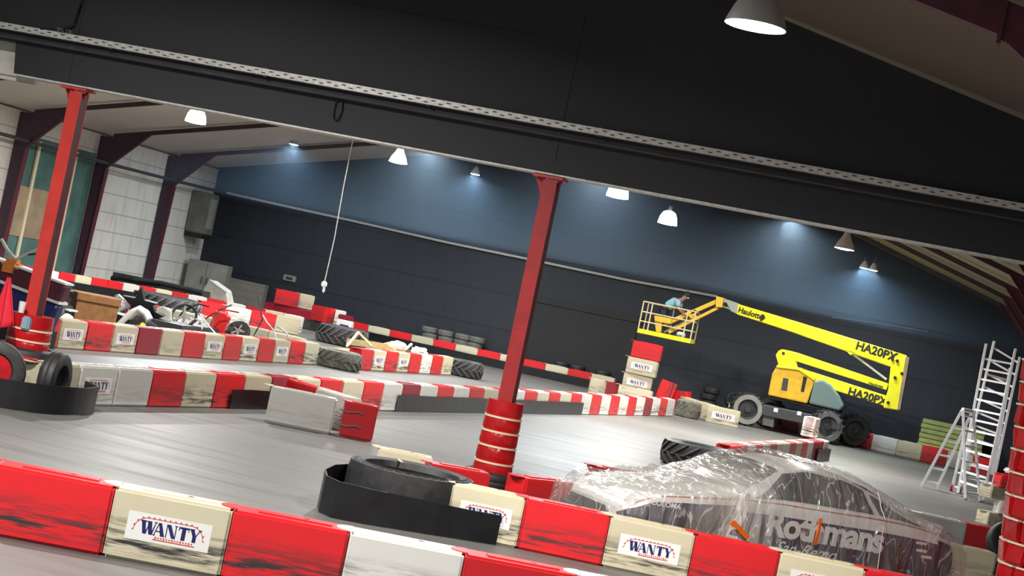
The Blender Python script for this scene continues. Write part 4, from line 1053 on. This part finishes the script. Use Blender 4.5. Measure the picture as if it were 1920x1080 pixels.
def lift_text(name, txt, a, b, h, mat='letter_black', y=.49, **k):
    A, B = L(*a), L(*b); ang = math.atan2(B[1] - A[1], B[0] - A[0]); c = ((A[0] + B[0]) / 2, (A[1] + B[1]) / 2)
    Mx = Matrix.Translation((c[0], LY + y, c[1])) @ Matrix.Rotation(-ang, 4, 'Y') @ Matrix.Rotation(PI / 2, 4, 'X')
    o = text_obj(name, txt, h, mat, Mx, lift, **k)
    return o
lift_text('lettering', 'HA20PX', (1614, 650), (1669, 667), .36, bold=.012, sx=1.0)
lift_text('lettering', 'HA20PX', (1597, 736), (1652, 752), .34, bold=.012, sx=1.0, y=.54)
lift_text('lettering', 'Haulotte', (1386, 581), (1421, 592), .25, bold=.008, sx=.9)
lift_text('lettering', 'Haulotte', (1628, 718), (1652, 725), .13, bold=.003, y=.61)
A = L(1426, 594); mb = MB(); mb.prism([(A[0] - .05, A[1] + .1), (A[0] + .03, A[1] + .1), (A[0] + .1, A[1]), (A[0] - .0, A[1] - .12), (A[0] - .07, A[1] - .1), (A[0] + .02, A[1] - .01)], LY + .47, LY + .495); mb.build('arrow_mark', 'letter_black', lift, smooth=False)

# ------------------------------------------------------------------ worker in the basket
def skin(name, verts, edges, radii, mat, parent=None, sub=2, root=0):
    me = bpy.data.meshes.new(name); me.from_pydata(verts, edges, []); me.materials.append(MATS[mat])
    o = link(name, me, parent); sk = o.modifiers.new('skin', 'SKIN'); sk.use_smooth_shade = True
    for i, r in enumerate(radii):
        d = me.skin_vertices[0].data[i]; d.radius = (r, r) if isinstance(r, (int, float)) else r; d.use_root = (i == root)
    ss = o.modifiers.new('sub', 'SUBSURF'); ss.levels = sub; ss.render_levels = sub
    return o
hx = bx0 + .62; hy = by0 + .55; z0 = bzf + .03
w = thing('person', 'worker in a light blue shirt bending forward over the lift basket rail', 'person', (hx, hy, z0))
V = [(0, 0, .92), (.14, -.02, 1.05), (.30, -.04, 1.17), (.43, -.05, 1.24), (.50, -.05, 1.30), (.58, -.05, 1.38), (.62, -.05, 1.44),
     (0, -.10, .86), (.02, -.12, .48), (-.02, -.13, .08), (.10, -.14, .04), (0, .10, .86), (.03, .12, .48), (-.01, .13, .08), (.11, .14, .04),
     (.42, -.21, 1.20), (.50, -.28, .97), (.66, -.24, .86), (.73, -.23, .83), (.42, .13, 1.20), (.52, .20, .97), (.68, .16, .88), (.75, .15, .85)]
Eg = [(0,1),(1,2),(2,3),(3,4),(4,5),(5,6),(0,7),(7,8),(8,9),(9,10),(0,11),(11,12),(12,13),(13,14),(3,15),(15,16),(16,17),(17,18),(3,19),(19,20),(20,21),(21,22)]
Rd = [.13,.13,.14,.12,.055,.09,.085,.09,.062,.045,.04,.09,.062,.045,.04,.055,.042,.032,.035,.055,.042,.032,.035]
body = skin('body', V, Eg, Rd, 'skin', w)
skin('shirt', [(.03, 0, .95), (.14, -.02, 1.06), (.30, -.04, 1.18), (.42, -.05, 1.24), (.41, -.22, 1.20), (.47, -.27, 1.04), (.41, .14, 1.20), (.48, .19, 1.04)], [(0,1),(1,2),(2,3),(3,4),(4,5),(3,6),(6,7)], [.16,.17,.18,.15,.09,.075,.09,.075], 'shirt_blue', w)
skin('trousers', [(0, 0, .90), (0, -.10, .84), (.02, -.12, .48), (-.02, -.13, .1), (0, .10, .84), (.03, .12, .48), (-.01, .13, .1)], [(0,1),(1,2),(2,3),(0,4),(4,5),(5,6)], [.15,.11,.08,.07,.11,.08,.07], 'trouser_dark', w)
mb = MB()
for s in (-1, 1): mb.box((.05, s * .135, .035), (.26, .1, .08), bev=.03)
mb.build('shoes', 'black', w)
mb = MB(); mb.T = Matrix.Translation((.63, -.05, 1.46)) @ Matrix.Rotation(.45, 4, 'Y')
mb.lathe([(.118, -.01), (.115, .05), (.09, .1), (.05, .125), (.001, .135)], 20); mb.box((.12, 0, -.005), (.10, .16, .015), bev=.005)
mb.build('cap', 'black', w)
mb = MB(); mb.T = Matrix.Translation((.655, -.05, 1.40)); mb.box((.035, -.01, 0), (.07, .13, .07), bev=.02); mb.build('face_mask', 'white_paint', w)
for sy in (-1, 1):
    base = Vector((.73, -.23, .83)) if sy < 0 else Vector((.75, .15, .85))
    for k in range(4):
        b0 = base + Vector((.02, -.03 + .02 * k, .005)); skin('finger', [tuple(b0), tuple(b0 + Vector((.045, 0, -.012))), tuple(b0 + Vector((.055 + .004 * (k % 3), 0, -.045)))], [(0, 1), (1, 2)], [.011, .010, .008], 'skin', w, 1)
    b0 = base + Vector((-.005, .035 * -sy, .0)); skin('thumb', [tuple(b0), tuple(b0 + Vector((.03, .012 * -sy, -.02))), tuple(b0 + Vector((.045, .004 * -sy, -.04)))], [(0, 1), (1, 2)], [.012, .011, .009], 'skin', w, 1)

# ------------------------------------------------------------------ ladders
def ladder(t, f1, t1, f2, t2, n, r=.028, names=('rail', 'rung'), m='alu', start=.08, stop=.95, flat=.04):
    f1, t1, f2, t2 = map(Vector, (f1, t1, f2, t2))
    for a, b in ((f1, t1), (f2, t2)):
        mb = MB(); mb.bar(a, b, .065, .09, up=(0, 1, 0)); mb.build(names[0], m, t, smooth=False, bevel=.005)
    for i in range(n):
        f = start + (stop - start) * i / (n - 1); mb = MB(); mb.bar(f1.lerp(t1, f), f2.lerp(t2, f), .05, flat * 1.15); mb.build(names[1], m, t, smooth=False)
    for a in (f1, f2):
        mb = MB(); mb.box(a + Vector((0, 0, .025)), (.07, .07, .05), bev=.01); mb.build('foot', 'dark_grey', t)
t = thing('step_ladder', 'short white folding ladder standing open in front of the tall one', 'ladder')
def Z(px, py, y): return tuple(aty(px, py, y))
def G(px, py): return tuple(atz(px, py, 0))
yA = 42.6
ladder(t, G(1727, 913), Z(1803, 770, yA), G(1755, 919), Z(1822, 774, yA + .2), 6)
ladder(t, G(1810, 937), Z(1806, 770, yA), G(1837, 941), Z(1825, 774, yA + .2), 6)
mb = MB(); a = Vector(Z(1805, 768, yA)); c = Vector(Z(1823, 772, yA + .2)); mb.tube([a, c], .05, 10); mb.build('hinge', 'alu', t)
t = thing('ladder_trolley', 'narrow white ladder section with small dark wheels between the two ladders', 'ladder')
ladder(t, G(1784, 921), Z(1812, 800, 43.9), G(1800, 925), Z(1826, 803, 43.9), 5)
for px, py in ((1784, 921), (1800, 925)):
    p = Vector(G(px, py)); mb = MB(); mb.T = Matrix.Translation(p + Vector((-.02, -.08, .09))) @ Matrix.Rotation(PI / 2, 4, 'Y'); mb.lathe([(.03, -.025), (.085, -.025), (.085, .025), (.03, .025)], 16, closed=True); mb.build('wheel', 'maroon_plastic', t)
t = thing('platform_ladder', 'tall silver double ladder at the right by the red padding', 'ladder')
y1 = 44.2
ladder(t, tuple(aty(1796, 925, 43.4)), Z(1849, 645, y1), G(1842, 941), Z(1904, 655, y1), 13, stop=.9)
ladder(t, (aty(1800, 905, 46.0).x, 46.0, .02), Z(1864, 640, y1 + .9), (aty(1862, 905, 46.0).x, 46.0, .02), Z(1912, 670, y1 + .9), 11, stop=.96)
mb = MB(); a = Vector(Z(1878, 800, y1 + .2)); c = Vector(Z(1868, 860, y1)); 
mb.bar(Vector(Z(1895, 690, y1 + .3)), Vector(Z(1860, 890, y1 + .1)), .1, .03, up=(0, 1, 0)); mb.build('side_plate', 'alu', t, smooth=False)
mb = MB(); mb.bar(Vector(Z(1850, 702, y1 - .05)), Vector(Z(1890, 713, y1 - .05)), .30, .05); mb.build('top_step', 'off_white', t, smooth=False)

# ------------------------------------------------------------------ right side bits
q = aty(1783, 838, 58.2)
t = thing('pallet_stack', 'stack of lime green slatted panels by the back wall behind the ladders', 'pallet', (q.x - .05, 58.25, 0))
for i in range(6):
    mb = MB(); mb.box((.02 * (i % 2), 0, .50 + i * .155), (2.0, .5, .135), bev=.01); mb.build('panel', 'pallet_lime', t)
mb = MB(); mb.box((0, 0, .21), (1.9, .5, .42)); mb.build('base', 'timber', t, smooth=False)
g = 'blush barrier blocks stacked askew at the right edge'
s0 = atz(1845, 985, 0)
for i, (dx, dy, a, c, lab) in enumerate(((.25, 0, .75, 'cream', 'lowest pale block of the askew pile by the red padding'), (.42, .1, .35, 'white', 'second pale block of the askew pile by the red padding'), (.22, .05, .8, 'cream', 'third pale block of the askew pile by the red padding'), (.35, .1, .45, 'red', 'pink block near the top of the askew pile'))):
    block(c, (s0.x + dx - .2, s0.y + dy + .3, i * .255), a, lab, g).scale = (.62, 1.05, .5)
t = thing('seat_cushion', 'white folded sheet on top of the askew pile at right', 'sheet', (s0.x + .45, s0.y + .6, 1.04))
mb = MB(); mb.box((0, 0, .06), (.5, .35, .1), rz=.4, bev=.03); mb.box((.12, .02, .15), (.3, .3, .06), rz=.1, ry=.3, bev=.02); mb.build('folded_sheet', 'white_paint', t)
plain_tyre('tyre_buffer', .88, 26.62, .33, .22, 'black tyre leaning on the red block behind the car tail', rot=(1.25, 0, .3), z=.34)
plain_tyre('tyre_buffer', .72, 25.6, .34, .24, 'black tyre lying between cream block and red padding')

# ------------------------------------------------------------------ clutter of the island
def I(px, py, z): p = atz(px, py, z); return p
b0 = Vector((-17.0, 31.2, 0))
t = thing('cardboard_box', 'large brown cardboard box with a lid among the kart parts', 'box')
q = aty(166, 612, 32.0); t.location = (q.x, 32.0, q.z - .14); t.rotation_euler = (0, 0, .75)
hb = .78
mb = MB(); mb.box((0, 0, hb / 2), (.86, .76, hb)); mb.build('carton', 'cardboard', t, smooth=False, bevel=.01)
mb = MB(); mb.box((0, 0, hb - .05), (.91, .81, .15)); mb.build('lid', 'cardboard', t, smooth=False, bevel=.01)
boxz = q.z - .16
def drop(px, py, y):  # resting point on the pile at depth y
    return aty(px, py, y)
# the tables and crates the parts lie on
mb = MB(); zt = boxz - .01
mb.box((-17.0, 32.2, zt / 2 if zt > .1 else .05), (1.5, 3.2, max(zt, .1)))
if zt > .1: tag(mb.build('parts_crate', 'dark_grey', smooth=False), 'low dark crate carrying the cardboard box', 'crate')
gk = 'kart parts piled behind the near barriers'
def blob(name, px, py, y, size, mat, label, cat, seed=1, flat=.5):
    q = aty(px, py, y); bm = bmesh.new(); bmesh.ops.create_icosphere(bm, subdivisions=3, radius=1)
    r_ = random.Random(seed); ph = [r_.uniform(0, 6) for _ in range(6)]
    for v in bm.verts:
        k = 1 + .22 * math.sin(v.co.x * 4 + ph[0]) * math.sin(v.co.y * 5 + ph[1]) + .16 * math.sin(v.co.z * 7 + ph[2] + v.co.x * 6)
        v.co = Vector((v.co.x * size[0] * k, v.co.y * size[1] * k, v.co.z * size[2] * k))
    me = bpy.data.meshes.new(name); bm.to_mesh(me); bm.free(); me.materials.append(MATS[mat]); me.shade_smooth()
    o = link(name, me); o.location = (q.x, y, max(q.z, size[2] * .8)); return tag(o, label, cat, gk)
def star(name, px, py, y, R, mat, label, cat, n=5, th=.08, rot=0):
    q = aty(px, py, y); mb = MB(); pts = []
    for k in range(2 * n):
        a = PI * k / n + rot; r = R if k % 2 == 0 else R * .42; pts.append((r * math.cos(a), r * math.sin(a)))
    mb.prism(pts, -th / 2, th / 2); o = mb.build(name, mat, bevel=.01, smooth=False); o.location = (q.x, y, q.z); o.rotation_euler = (.25, 0, .1)
    return tag(o, label, cat, gk)
# left: chassis parts behind the red column
t = thing('engine_part', 'black finned engine parts beside the cardboard box', 'engine', tuple(aty(104, 560, 31.0)))
mb = MB(); mb.box((0, 0, 0), (.55, .3, .2), bev=.03); mb.build('block', 'black', t)
for i in range(5):
    mb = MB(); mb.box((-.25 + i * .12, 0, .14), (.06, .34, .16), ry=.4, bev=.01); mb.build('fin', 'black', t)
mb = MB(); mb.box((.1, -.05, -.13), (.75, .35, .03), ry=.08); mb.build('tray', 'white_paint', t, smooth=False)
blob('kart_seat', 92, 582, 29.5, (.22, .25, .28), 'heater_grey', 'grey rounded kart seat left of the cardboard box', 'seat', 3)
blob('rag', 118, 598, 30.0, (.22, .2, .10), 'white_paint', 'white rag between grey seat and cardboard box', 'cloth', 5)
blob('wire_bundle', 222, 572, 33.5, (.2, .2, .2), 'grey_metal', 'tangled grey wires right of the cardboard box', 'wires', 7)
star('kart_bracket', 262, 572, 34.0, .42, 'black', 'black star shaped kart bracket on the pile', 'bracket', 5, .12, .3)
star('kart_bracket', 285, 590, 34.3, .30, 'black', 'smaller black pointed bracket in the middle of the pile', 'bracket', 4, .12, .1)
mb = MB(); pts = [aty(px, py, 33.0) for px, py in ((222, 612), (236, 598), (250, 586), (262, 580), (274, 588), (280, 600))]
mb.tube([p for p in pts], .085, 10); tag(mb.build('hose', 'white_paint'), 'fat white corrugated hose arching over the pile', 'hose', gk)
mb = MB(); pts = [aty(px, py, 33.1) for px, py in ((232, 614), (246, 600), (258, 592), (270, 594))]
mb.tube([p for p in pts], .04, 8); tag(mb.build('hose', 'grey_metal'), 'thin grey hose under the fat white one', 'hose', gk)
blob('grease_tub', 267, 611, 33.0, (.06, .06, .06), 'yellow', 'small yellow tub at the foot of the white hose', 'tub', 2)
blob('shoe', 282, 610, 33.3, (.14, .08, .07), 'trouser_dark', 'dark shoe beside the yellow tub', 'shoe', 4)
t = thing('parts_tray', 'shallow black tray right of the cardboard box', 'tray', tuple(aty(225, 598, 33.2)))
mb = MB(); mb.box((0, 0, 0), (.7, .5, .18), bev=.02); mb.build('tub', 'black', t)
mb = MB(); mb.box((0, -.05, .11), (.62, .42, .02), ry=.05); mb.build('plate', 'white_paint', t, smooth=False)
q = aty(306, 598, 34.5)
t = thing('bodywork_panel', 'pale cream kart bodywork panel standing on the pile', 'panel', tuple(q))
mb = MB(); mb.prism([(-.2, -.25), (.12, -.25), (.2, .0), (.16, .2), (-.05, .27), (-.2, .2)], -.05, .05); mb.build('shell', 'strap_cream' if False else 'off_white', t, smooth=False, bevel=.02)
MATS['off_white']
mb = MB(); mb.prism([(.12, .0), (.22, .05), (.42, -.25), (.34, -.3), (.2, -.2)], -.06, -.02); mb.build('wing', 'pale_green', t, smooth=False, bevel=.01)
t = thing('steering_wheel', 'black steering wheel lying at a tilt on the pile', 'steering wheel', tuple(aty(345, 592, 35.0)))
t.rotation_euler = (1.05, .3, 0)
mb = MB(); mb.lathe([(.27 + .03 * math.cos(a), .03 * math.sin(a)) for a in [k * PI / 4 for k in range(8)]], 28, closed=True); mb.build('rim', 'black', t)
mb = MB()
for a in (0, 2.1, 4.2): mb.bar((0, 0, 0), (.26 * math.cos(a), .26 * math.sin(a), 0), .05, .02)
mb.build('spokes', 'grey_metal', t, smooth=False)
def wheel_rim(px, py, y, R, label, rot):
    t = thing('kart_rim', label, 'wheel rim', tuple(aty(px, py, y)), group=gk); t.rotation_euler = rot
    mb = MB(); mb.lathe([(R, -.05), (R * 1.05, 0), (R, .05), (R * .86, .04), (R * .86, -.04)], 20, closed=True)
    for k in range(5): a = 2 * PI * k / 5; mb.bar((0, 0, 0), (R * .9 * math.cos(a), R * .9 * math.sin(a), 0), .05, .04)
    mb.lathe([(.001, .04), (.05, .03), (.05, -.03)], 12); mb.build('spoked_rim', 'white_paint', t)
wheel_rim(366, 612, 35.0, .17, 'white spoked kart rim on the pile', (1.2, 0, .2)); wheel_rim(352, 606, 35.3, .14, 'smaller white rim left of the spoked one', (1.3, .3, -.2)); wheel_rim(374, 598, 35.4, .12, 'small pale rim on top of the spoked one', (.9, .3, .4))
t = thing('red_bucket', 'bright red plastic fuel can on the pile', 'fuel can', tuple(aty(411, 606, 36.0))); t.rotation_euler = (0, .12, .2)
mb = MB(); mb.prism([(-.20, -.24), (.16, -.24), (.2, .2), (.1, .27), (-.14, .25)], -.12, .12); mb.build('can', 'red_bright', t, smooth=False, bevel=.03)
mb = MB(); mb.tube([(-.12, 0, .25), (-.08, 0, .33), (.08, 0, .33), (.1, 0, .26)], .02, 6); mb.build('handle', 'red_bright', t)
t = thing('kart_wheel', 'dark kart wheel with a silver star at the right end of the pile', 'wheel', tuple(aty(447, 622, 36.6))); t.rotation_euler = (1.15, 0, .1)
mb = MB(); mb.lathe([(.1, -.06), (.24, -.07), (.27, -.04), (.27, .04), (.24, .07), (.1, .06)], 24, closed=True); mb.build('tyre', 'rubber', t)
mb = MB()
for k in range(5): a = 2 * PI * k / 5; mb.bar((0, 0, .06), (.16 * math.cos(a), .16 * math.sin(a), .06), .04, .02)
mb.build('star', 'grey_metal', t, smooth=False)
# bent wires and tubes sprouting from the pile
gw = 'bent wires on the pile'
for i, (pp, y, mat) in enumerate((([(330, 602), (345, 582), (372, 570), (392, 575)], 35.2, 'black'), ([(395, 620), (400, 598), (412, 580), (435, 572)], 35.6, 'heater_grey'), ([(470, 640), (482, 618), (492, 600), (488, 575), (484, 555)], 37.0, 'dark_grey'), ([(520, 640), (512, 618), (500, 604), (492, 590)], 37.4, 'tray_metal'), ([(545, 640), (536, 622), (520, 612)], 37.6, 'grey_metal'), ([(375, 590), (392, 612), (408, 630)], 35.0, 'white_paint'), ([(380, 602), (396, 590), (418, 580), (448, 586)], 36.2, 'maroon_plastic'))):
    mb = MB(); mb.tube([aty(px, py, y) for px, py in pp], .018, 6)
    tag(mb.build('bent_wire', mat), ['black curved bumper tube over the steering wheel', 'grey bent tube beside the red fuel can', 'tall dark whip wire above the near barrier row', 'pale wire hoop near the end of the near row', 'short grey wire hoop at the end of the near row', 'white rod leaning down to the red fuel can', 'maroon tube behind the red fuel can'][i], 'wire', gw)
# filler crates under the pile, so nothing hangs in the air
for x, y, w_, d_, h_, lab in ((-16.9, 35.6, 1.4, 3.2, .42, 'low dark crate under the steering wheel and rims'), (-18.0, 30.3, 1.6, 1.6, .5, 'low dark crate under the grey kart seat')):
    mb = MB(); mb.box((x, y, h_ / 2), (w_, d_, h_), bev=.02); tag(mb.build('parts_crate', 'dark_grey'), lab, 'crate')
# timber behind the short striped row
gt = 'timber laths behind the short striped row'
for i, (a, b, lab) in enumerate((((650, 650), (672, 623), 'pale lath leaning up at the left of the short row'), ((672, 623), (697, 648), 'pale lath leaning down to the right'), ((650, 640), (760, 655), 'long pale plank lying behind the short row'), ((700, 650), (735, 642), 'short pale lath on the plank'), ((760, 655), (772, 645), 'small pale lath near the black tyre'))):
    A, B = aty(*a, 42.5 + .3 * i), aty(*b, 42.8 + .3 * i); mb = MB(); mb.bar(A, B, .05, .05 if i != 2 else .16); tag(mb.build('timber_lath', 'timber' if i == 2 else 'batten', smooth=False), lab, 'timber', gt)
blob('plastic_bag', 745, 649, 43.0, (.22, .2, .12), 'white_paint', 'crumpled white bag behind the short striped row', 'bag', 9)
blob('plastic_bag', 787, 658, 44.6, (.22, .2, .10), 'white_paint', 'white bag at the right end of the short row', 'bag', 12)
mb = MB(); mb.box((-14.7, 42.9, .17), (.9, 5.2, .34), bev=.02); tag(mb.build('parts_crate', 'cardboard_light'), 'flat pale crate behind the short striped row', 'crate')
# left edge: kart with navy bodywork, red cloth on the column, blue cloth
kx = aty(20, 560, 23.5)
t = thing('racing_kart', 'navy and maroon kart bodywork propped up at the left edge', 'kart', (kx.x - .2, 23.9, 0))
mb = MB(); mb.prism([(-.8, .55), (.75, .45), (.85, .9), (-.8, 1.12)], -.12, .12); mb.build('side_pod', 'navy_plastic', t, bevel=.05, smooth=False)
mb = MB(); mb.prism([(-.8, 1.15), (.85, .95), (.9, 1.22), (-.8, 1.42)], -.12, .12); mb.build('fairing', 'steel_maroon', t, bevel=.04, smooth=False)
mb = MB(); mb.prism([(-.8, 1.11), (.86, .91), (.86, .95), (-.8, 1.16)], -.14, .14); mb.prism([(-.8, 1.42), (.9, 1.22), (.9, 1.25), (-.8, 1.46)], -.14, .14); mb.build('trim_line', 'white_paint', t, smooth=False)
mb = MB(); mb.box((-.1, -.05, 1.3), (.3, .25, .28), bev=.06); mb.build('nose_badge', 'orange_plastic', t)
mb = MB(); mb.tube([(.55, 0, .5), (.5, 0, 1.2), (.48, 0, 1.65)], .025, 6); mb.tube([(.1, 0, 1.55), (.48, 0, 1.65)], .015, 6); mb.build('post', 'black', t)
mb = MB(); mb.tube([(-.35, -.1, 1.7), (-.2, -.1, 1.55), (-.05, -.1, 1.45)], .025, 6); mb.tube([(.35, -.1, 1.7), (.1, -.1, 1.55), (-.05, -.1, 1.42)], .02, 6); mb.build('frame_tube', 'off_white', t)
mb = MB(); mb.box((0, 0, .28), (1.5, .5, .5), bev=.05); mb.build('stand', 'black', t)
# red cloth
def cloth(label, pts_top, pts_bot, y, mat='red_cloth'):
    mb = MB(); n = 14; vs = []
    for i in range(n + 1):
        f = i / n
        for j in range(9):
            g_ = j / 8; a = aty(*[pts_top[0][k] + (pts_top[1][k] - pts_top[0][k]) * f for k in (0, 1)], y); b = aty(*[pts_bot[0][k] + (pts_bot[1][k] - pts_bot[0][k]) * f for k in (0, 1)], y)
            p = a.lerp(b, g_); vs.append((p.x, y - .05 * math.sin(f * 14) * g_ - .12 * g_, p.z))
    mb.add(vs, [(i * 9 + j, i * 9 + j + 1, (i + 1) * 9 + j + 1, (i + 1) * 9 + j) for i in range(n) for j in range(8)])
    o = mb.build('red_cloth', mat); so = o.modifiers.new('solid', 'SOLIDIFY'); so.thickness = .012; return tag(o, label, 'cloth')
cloth('red cloth hanging in a peak left of the left column', ((15, 520), (21, 521)), ((-14, 622), (40, 610)), HY - .35)
cloth('narrow red cloth hanging behind the foot of the left column', ((70, 560), (76, 560)), ((72, 655), (86, 657)), HY + .42)
q = aty(62, 607, HY + .0); mb = MB(); mb.box((0, 0, 0), (.11, .09, .17), bev=.02); o = mb.build('blue_bottle', 'blue_cloth'); o.location = (q.x, HY - .16, q.z); tag(o, 'pale blue packet tucked in the top of the left column padding', 'packet')
q = aty(33, 600, HY - .2); mb = MB(); mb.lathe([(.001, 0), (.035, 0), (.045, .14), (.001, .14)], 16); o = mb.build('paper_cup', 'white_paint'); o.location = (q.x, HY - .16, .99); tag(o, 'white paper cup on the left column padding', 'cup')
# tilted white tub and dark hoses behind the far left row
q = aty(410, 548, 53.5)
t = thing('plastic_tub', 'tilted pale plastic tub behind the far left striped row', 'tub', (q.x, 53.5, q.z)); t.rotation_euler = (0, 0, 0)
mb = MB(); mb.prism([(-.55, -.25), (.55, -.30), (.35, .12), (-.25, .36), (-.35, .3)], -.25, .25); mb.build('tub_body', 'off_white', t, smooth=False, bevel=.04)
mb = MB(); mb.bar((-.28, -.27, .35), (.42, -.27, .06), .05, .05); mb.build('rim', 'white_paint', t, smooth=False)
mb = MB(); mb.box((q.x, 53.6, (q.z - .25) / 2), (1.1, .6, max(q.z - .25, .1))); tag(mb.build('parts_crate', 'dark_grey', smooth=False), 'dark crate under the tilted pale tub', 'crate')
for i, (pts, mat, lab) in enumerate(((((92, 500), (130, 505), (165, 512), (190, 520)), 'maroon_plastic', 'maroon tarpaulin roll behind the far left row'), (((190, 522), (225, 520), (260, 527), (300, 532)), 'black', 'black rubber hose heap behind the far left row'), (((250, 525), (300, 530), (345, 540), (380, 548)), 'dark_grey', 'dark hose heap below the grey cabinet'))):
    mb = MB(); mb.tube([aty(px, py, 52.6) for px, py in pts], .07 if i else .09, 8); tag(mb.build('hose_heap', mat), lab, 'hose')
    
mb = MB(); a = aty(200, 520, 52.9); c = aty(385, 555, 52.9); mb.box(((a.x + c.x) / 2, 52.95, .3), (c.x - a.x, .6, .6)); tag(mb.build('parts_crate', 'dark_grey', smooth=False), 'long low dark bench behind the far left row', 'bench')

# ------------------------------------------------------------------ haze, world, view
def haze(name, cx, cy, cz, dx, dy, dz, dens, col, label):
    mb = MB(); mb.box((cx, cy, cz), (dx, dy, dz)); m, nt, b = nmat(name)
    nt.nodes.remove(b); v = nt.nodes.new('ShaderNodeVolumePrincipled'); v.inputs['Density'].default_value = dens; v.inputs['Color'].default_value = (*col, 1); v.inputs['Anisotropy'].default_value = .3
    nt.links.new(v.outputs[0], nt.nodes['Material Output'].inputs['Volume'])
    o = mb.build('haze', name, smooth=False); tag(o, label, 'haze', kind='stuff'); return o
if HAZE: haze('haze_volume', (LX + RX) / 2, 52.4, 6.2, RX - LX - 1, 13, 4.7, .0135, (.45, .68, .95), 'thin bluish haze hanging under the roof of the back hall')
wd = bpy.data.worlds.new('world'); wd.use_nodes = True; scene.world = wd
wd.node_tree.nodes['Background'].inputs[0].default_value = (.85, .9, 1, 1); wd.node_tree.nodes['Background'].inputs[1].default_value = .3
scene.view_settings.view_transform = 'Standard'; scene.view_settings.look = 'None'; scene.view_settings.exposure = EXPO
